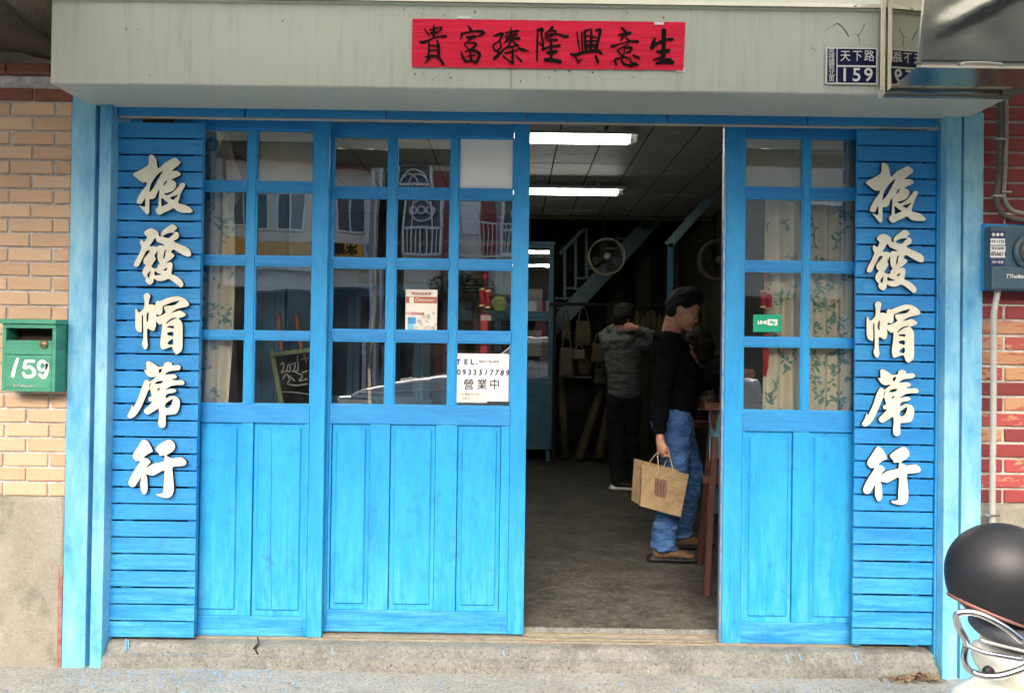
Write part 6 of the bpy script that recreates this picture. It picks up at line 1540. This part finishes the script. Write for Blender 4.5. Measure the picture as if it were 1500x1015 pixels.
# ================================================================ LITTER ON THE PAVEMENT
rnd = random.Random(5)
bm = bmesh.new()
for i in range(1500):
    if rnd.random() < .55: x = rnd.gauss(-1.35, .32)
    else: x = rnd.uniform(-2.1, 2.0)
    y = -.125-abs(rnd.gauss(0, .12))-.01
    if x < -2.2 or x > 2.05: continue
    z = GZ+.012*noise.noise((x*1.3, y*1.5, 0))+.004*noise.noise((x*7, y*7, 3))+.003
    if rnd.random() < .10: y = -.093-rnd.random()*.016; z = -.073
    r = rnd.uniform(.001, .005) if rnd.random() < .93 else rnd.uniform(.007, .012); a = rnd.uniform(0, 6.28)
    vs = [bm.verts.new((x+r*rnd.uniform(.5, 1)*math.cos(a+q), y+r*rnd.uniform(.5, 1)*math.sin(a+q), z+rnd.uniform(-.001, .002))) for q in (0, 1.4, 2.9, 4.4)]
    bm.faces.new(vs)
tag(put('paint_flakes', bm, M['flake']), 'flakes of blue paint scattered along the foot of the doors', 'paint flakes', kind='stuff')
bm = bmesh.new()
for i in range(150):
    x = rnd.gauss(1.82, .06); y = -.135-abs(rnd.gauss(0, .02)); z = GZ+.008+rnd.random()*.028*math.exp(-((x-1.84)/.08)**2)
    if x > 1.94: continue
    a = rnd.uniform(0, 6.28); L = rnd.uniform(.008, .03); w = L*rnd.uniform(.15, .5); t_ = rnd.uniform(-.01, .012)
    d = V((math.cos(a), math.sin(a)*.6, 0)); s_ = V((-d.y, d.x, 0)); c_ = V((x, y, z))
    vs = [bm.verts.new(p) for p in (c_-d*L, c_+s_*w+V((0, 0, t_)), c_+d*L+V((0, 0, t_*.6)), c_-s_*w-V((0, 0, t_*.3)))]; bm.faces.new(vs)
tag(put('dry_leaves', bm, M['leaf_dry']), 'small heap of dry brown leaves at the foot of the right slatted panel', 'dry leaves', kind='stuff')
bm = bmesh.new()
for i in range(900):
    x = rnd.uniform(-2.4, 2.4); y = rnd.uniform(-.75, -.2); r = rnd.uniform(.001, .0045)
    z = GZ+.012*noise.noise((x*1.3, y*1.5, 0))+.004*noise.noise((x*7, y*7, 3))+r*.3
    bmesh.ops.create_icosphere(bm, subdivisions=1, radius=r, matrix=Matrix.Translation((x, y, z)))
tag(put('grit', bm, M['curb']), 'loose grit on the pavement', 'grit', kind='stuff')
# blue paint drips on the threshold
bm = bmesh.new()
for x, z0, z1 in ((-1.74, -.005, -.075), (-1.73, -.01, -.05), (-1.15, -.03, -.06), (-.02, -.035, -.055), (.35, -.035, -.075), (.62, -.035, -.06), (1.585, -.02, -.10), (1.60, -.05, -.11), (1.27, -.035, -.06), (1.33, -.03, -.055), (-.8, -.035, -.06)):
    z1 = max(z1, -.062); tube(bm, crom([(x, -.076, z0-.01), (x+.003, -.083, (z0+z1)/2-.008), (x+.007, -.089, z1-.008)], 3), [.0035]*2+[.0025]*5, 6)
tag(put('paint_drips', bm, M['flake']), 'blue paint drips down the face of the threshold', 'paint drips', kind='stuff')

# ================================================================ ACROSS THE STREET (seen mirrored in the door glass)
FY = -12.0
D = FY*-1+3.655
def rx(u): return (u-750)/FPX*D
def rz(v): return CAMZ+(518-v)/FPX*D
stone = mat('pale_stone_render', (.76, .71, .60), .8, c2=(.62, .57, .47), scale=2)
redt = M['brick_red']; wht = mat('white_wall_tile', (.72, .72, .70), .5)
glass_d = mat('dark_window_glass', (.04, .055, .06), .08, bumps=0)
ysign = mat('yellow_sign', (.80, .36, .03), .5, bumps=0)
def hbox(nm, u0, u1, v0, v1, y0, y1, m, par, bev=0): return bpart(nm, rx(u0), rx(u1), y0, y1, rz(v1), rz(v0), m, par, bev)
# house A, left
hA_ = thing('street_house', 'pale rendered house with red roof band and yellow sign across the street', 'house', (rx(470), FY-2, GZ))
bpart('wall', rx(330), rx(583), FY-4, FY, 2.6, 5.18, stone, hA_, 0); bpart('roof', rx(325), rx(550), FY-4.1, FY+.35, 5.185, 5.36, M['brick_mix'], hA_, .02); bpart('wall', rx(330), rx(583), FY-4, FY+.02, 5.365, 5.7, stone, hA_, 0)
hbox('shopfront', 330, 583, 384, 640, FY-4, FY-.6, M['dark_gap'], hA_)
for u0, u1 in ((345, 385), (400, 440), (494, 533)):
    w = hbox('window', u0, u1, 287, 341, FY-.02, FY+.06, M['white_paint'], hA_)
    hbox('pane', u0+2.5, (u0+u1)/2-1.2, 289.5, 338.5, FY+.04, FY+.065, glass_d, w); hbox('pane', (u0+u1)/2+1.2, u1-2.5, 289.5, 338.5, FY+.04, FY+.065, glass_d, w)
hbox('pillar', 536, 555, 200, 700, FY-.1, FY+.25, wht, hA_)
text('lettering', '0', rx(545), FY+.30, rz(367), .35, M['ink_blue'], hA_, .012)
sg = thing('shop_sign', 'yellow shop sign with dark characters across the street', 'sign', (rx(470), FY+.3, rz(372)))
hbox('sign_board', 340, 545, 359, 380, FY+.10, FY+.22, ysign, sg); hbox('sign_board', 345, 540, 380.5, 400, FY+.10, FY+.20, wht, sg)
for nm in ('shop_sign',): pass
me_ = text('lettering', '冰果室', rx(500), FY+.235, rz(369), .24, M['ink'], sg, .01)
for o_ in list(sg.children)+[c_ for c_ in hA_.children if c_.name.startswith('lettering')]:
    if o_.name.startswith('lettering'): o_.rotation_euler = (0, 0, PI)
# house B with white window grilles and red brick piers
hB_ = thing('street_house', 'stone fronted house with red brick piers and white window grilles across the street', 'house', (rx(680), FY-2, GZ))
bpart('wall', rx(556), rx(1010), FY-4, FY, 2.6, 5.7, stone, hB_, 0); hbox('shopfront', 556, 1010, 392, 640, FY-4, FY-.8, M['dark_gap'], hB_)
for u0, u1 in ((641, 664), (698, 720), (810, 834), (905, 928)): hbox('brick_pier', u0, u1, 255, 700, FY-.1, FY+.14, M['brick_red'], hB_)
grl = M['white_paint']
for u0, u1 in ((586, 638), (728, 795), (842, 896), (934, 990)):
    w = hbox('window', u0, u1, 247, 370, FY-.02, FY+.03, glass_d, hB_)
    x0, x1, z0, z1 = rx(u0), rx(u1), rz(370), rz(247); yg = FY+.16
    bm = bmesh.new()
    for a, b in (((x0, z0), (x0, z1)), ((x1, z0), (x1, z1)), ((x0, z0), (x1, z0)), ((x0, z1), (x1, z1)), ((x0, z0+.62*(z1-z0)+.1), (x1, z0+.62*(z1-z0)+.1)), ((x0, z0+.3*(z1-z0)), (x1, z0+.3*(z1-z0))), ((x0, z0+.76*(z1-z0)), (x1, z0+.76*(z1-z0)))):
        beam(bm, (a[0], yg, a[1]), (b[0], yg, b[1]), .045, .045)
    for i in range(1, 8):
        x = x0+(x1-x0)*i/8; beam(bm, (x, yg, z0+.62*(z1-z0)+.1), (x, yg, z0+.76*(z1-z0)), .022, .022, (1, 0, 0)); beam(bm, (x, yg, z0), (x, yg, z0+.3*(z1-z0)), .022, .022, (1, 0, 0))
        if i in (2, 6): beam(bm, (x, yg, z0+.3*(z1-z0)), (x, yg, z0+.62*(z1-z0)+.1), .022, .022, (1, 0, 0))
    xm, zm = (x0+x1)/2, z0+.5*(z1-z0); r = (x1-x0)*.30
    for cx_, cz_, r_ in ((xm, zm, r), (xm-r*.8, zm, r*.35), (xm, zm, r*.35), (xm+r*.8, zm, r*.35)):
        tube(bm, [(cx_+r_*math.cos(2*PI*i/20), yg, cz_+r_*math.sin(2*PI*i/20)) for i in range(20)], .016, 5, True)
    zt_ = z0+.76*(z1-z0)
    for cx_, r_ in ((xm, (x1-x0)*.42), (xm-(x1-x0)*.14, (x1-x0)*.28), (xm+(x1-x0)*.14, (x1-x0)*.28)):
        tube(bm, [(cx_+r_*math.cos(PI*i/12), yg, zt_+min(r_*1.0, z1-zt_-.03)*math.sin(PI*i/12)) for i in range(13)], .016, 5)
    put('grille', bm, grl, w)
for u0, u1 in ((672, 696), (800, 808)): hbox('sash', u0, u1, 285, 340, FY-.01, FY+.05, M['white_paint'], hB_)
hbox('cornice', 550, 1010, 228, 240, FY, FY+.3, stone, hB_)
bm = bmesh.new()
for z in (rz(333), rz(380)): beam(bm, (rx(655), FY+.9, z), (rx(1010), FY+.9, z), .03, .03)
for i in range(60): x = rx(655)+(rx(1010)-rx(655))*i/59; beam(bm, (x, FY+.9, rz(333)), (x, FY+.9, rz(380)), .014, .014, (1, 0, 0))
put('balcony_rail', bm, grl, hB_)
hC_ = thing('street_house', 'grey block house with shutters at the left end across the street', 'house', (-12, FY-2, GZ))
bpart('wall', -22, rx(328), FY-4, FY+.1, GZ, 5.7, mat('grey_block_wall', (.36, .35, .33), .8), hC_, 0)
for x in (-20, -16.5, -13, -9.5): w = bpart('shutter', x, x+2.6, FY+.08, FY+.14, GZ, 2.3, M['ceil'], hC_, 0)
hD_ = thing('street_house', 'beige house with dark shopfront at the right end across the street', 'house', (13, FY-2, GZ))
bpart('wall', rx(1012), 24, FY-4, FY+.1, 2.5, 5.7, mat('beige_render', (.46, .42, .34), .8), hD_, 0); bpart('shopfront', rx(1012), 24, FY-4, FY-.4, GZ, 2.49, M['dark_gap'], hD_, 0)
for x in (6, 10, 14, 18): w = bpart('window', x, x+1.8, FY+.08, FY+.16, 3.2, 4.6, M['white_paint'], hD_, 0); bpart('pane', x+.08, x+1.72, FY+.14, FY+.17, 3.28, 4.52, glass_d, w, 0)
# parked car on the road, silver grey
CYc = -5.1; x0c = -2.0
car = thing('parked_car', 'silver grey car parked on the road, mirrored in the door glass', 'car', (.2, CYc, GZ-.1))
paint_car = mat('silver_car_paint', (.50, .51, .52), .22, .25, bumps=0)
zr = GZ-.10
prof = [(-2.05, .28), (-2.10, .55), (-2.05, .80), (-1.75, .98), (-1.0, 1.10), (-.55, 1.14), (.10, 1.60), (.6, 1.66), (1.6, 1.64), (2.25, 1.12), (2.45, 1.05), (2.48, .35), (1.95, .28)]
SCZ = 1.18
prof = crom([(a, b*SCZ, 0) for a, b in prof], 5, True)
bm = bmesh.new(); W = .88; L_ = []
for sy, ins in ((-W, .06), (-W+.05, .0), (W-.05, .0), (W, .06)):
    L_.append([bm.verts.new((.2+p.x*(1-ins*.3), CYc+sy*(1-.16*max(0, (p.y/SCZ-1.05))/.6), zr+p.y-(ins if p.y > 1.18 else 0)*.5)) for p in prof])
for a, b in zip(L_, L_[1:]):
    n_ = len(a)
    for i in range(n_): f = bm.faces.new((a[i], a[(i+1) % n_], b[(i+1) % n_], b[i])); f.smooth = True
bm.faces.new(L_[0][::-1]); bm.faces.new(L_[-1])
put('body', bm, paint_car, car)
for wx in (-1.25, 1.65):
    for sy in (-1, 1):
        w = put('wheel', lathe(bmesh.new(), [(.20, -.10), (.32, -.10), (.34, -.06), (.34, .06), (.32, .10), (.20, .10)], (wx+.2, CYc+sy*(W-.04), zr+.34), 'Y', 32), M['rubber'], car, True)
        put('rim', lathe(bmesh.new(), [(.0, -.09), (.2, -.085), (.2, .085), (0, .09)], (wx+.2, CYc+sy*(W-.04), zr+.34), 'Y', 20), M['chrome'], w)
gd = mat('car_window_glass', (.02, .025, .03), .03, bumps=0)
bm = bmesh.new()
vs = [bm.verts.new((.2+a, CYc+W*(1-.16*max(0, b-1.05)/.6)+.012, zr+b*SCZ)) for a, b in ((-.30, 1.16), (.12, 1.50), (.6, 1.56), (.75, 1.56), (.75, 1.16))]; bm.faces.new(vs)
vs = [bm.verts.new((.2+a, CYc+W*(1-.16*max(0, b-1.05)/.6)+.012, zr+b*SCZ)) for a, b in ((.82, 1.16), (.82, 1.56), (1.5, 1.54), (1.95, 1.20))]; bm.faces.new(vs)
bmesh.ops.solidify(bm, geom=bm.faces[:], thickness=.01); put('side_window', bm, gd, car)
bm = bmesh.new(); vs = [bm.verts.new(p) for p in ((-.36, CYc-.70, zr+1.39), (-.36, CYc+.70, zr+1.39), (.22, CYc+.62, zr+1.86), (.22, CYc-.62, zr+1.86))]; bm.faces.new(vs); bmesh.ops.solidify(bm, geom=bm.faces[:], thickness=.012); put('windscreen', bm, gd, car)
put('headlight', box(-1.82, -1.42, CYc+W-.10, CYc+W+.006, zr+.92, zr+1.08, .03), M['chrome'], car); put('headlight', box(-1.82, -1.42, CYc-W-.006, CYc-W+.10, zr+.92, zr+1.08, .03), M['chrome'], car)
put('wing_mirror', box(-.12, .10, CYc+W+.02, CYc+W+.2, zr+1.34, zr+1.50, .03), paint_car, car)
put('crease', tube(bmesh.new(), crom([(-1.6, CYc+W+.002, zr+1.12), (0, CYc+W+.006, zr+1.17), (2.4, CYc+W+.002, zr+1.12)], 4), .012, 6), M['chrome'], car)
# a street tree and lamp post between car and houses
tre = thing('street_tree', 'small dark leaved tree in front of the houses across the street', 'tree', (-.95, -10.4, GZ))
put('trunk', tube(bmesh.new(), crom([(-.95, -10.4, GZ), (-.9, -10.4, 1.2), (-1.0, -10.45, 2.4)], 5), [.09]*5+[.07]*5+[.05], 8), M['red_wood'], tre)
bm = bmesh.new(); rnd = random.Random(2)
for i in range(2600):
    d = V((rnd.gauss(0, 1), rnd.gauss(0, 1), rnd.gauss(0, 1))).normalized()*rnd.random()**.4
    c_ = V((-.95+d.x*.75, -10.4+d.y*.7, 2.4+d.z*.55)); a = rnd.uniform(0, 6.28); r = .05
    n1 = V((math.cos(a), math.sin(a), rnd.uniform(-.6, .6)))*r; n2 = V((-math.sin(a), math.cos(a), rnd.uniform(-.6, .6)))*r*.5
    bm.faces.new([bm.verts.new(p) for p in (c_-n1, c_+n2, c_+n1, c_-n2)])
tag(putmesh_keep('crown', bm, mat('dark_foliage', (.05, .09, .03), .6), tre), kind='stuff')
pl = thing('lamp_post', 'grey lamp post on the far pavement across the street', 'lamp post', (-2.55, -9.9, GZ))
put('pole', tube(bmesh.new(), [(-2.55, -9.9, GZ), (-2.55, -9.9, 5.8)], .06, 10), M['pipe'], pl); put('lamp_arm', tube(bmesh.new(), crom([(-2.55, -9.9, 5.7), (-2.5, -9.5, 6.0), (-2.4, -8.7, 6.1)], 4), .035, 8), M['pipe'], pl); put('lamp_head', box(-2.5, -2.3, -8.8, -8.3, 6.03, 6.13, .03), M['lamp_body'], pl)
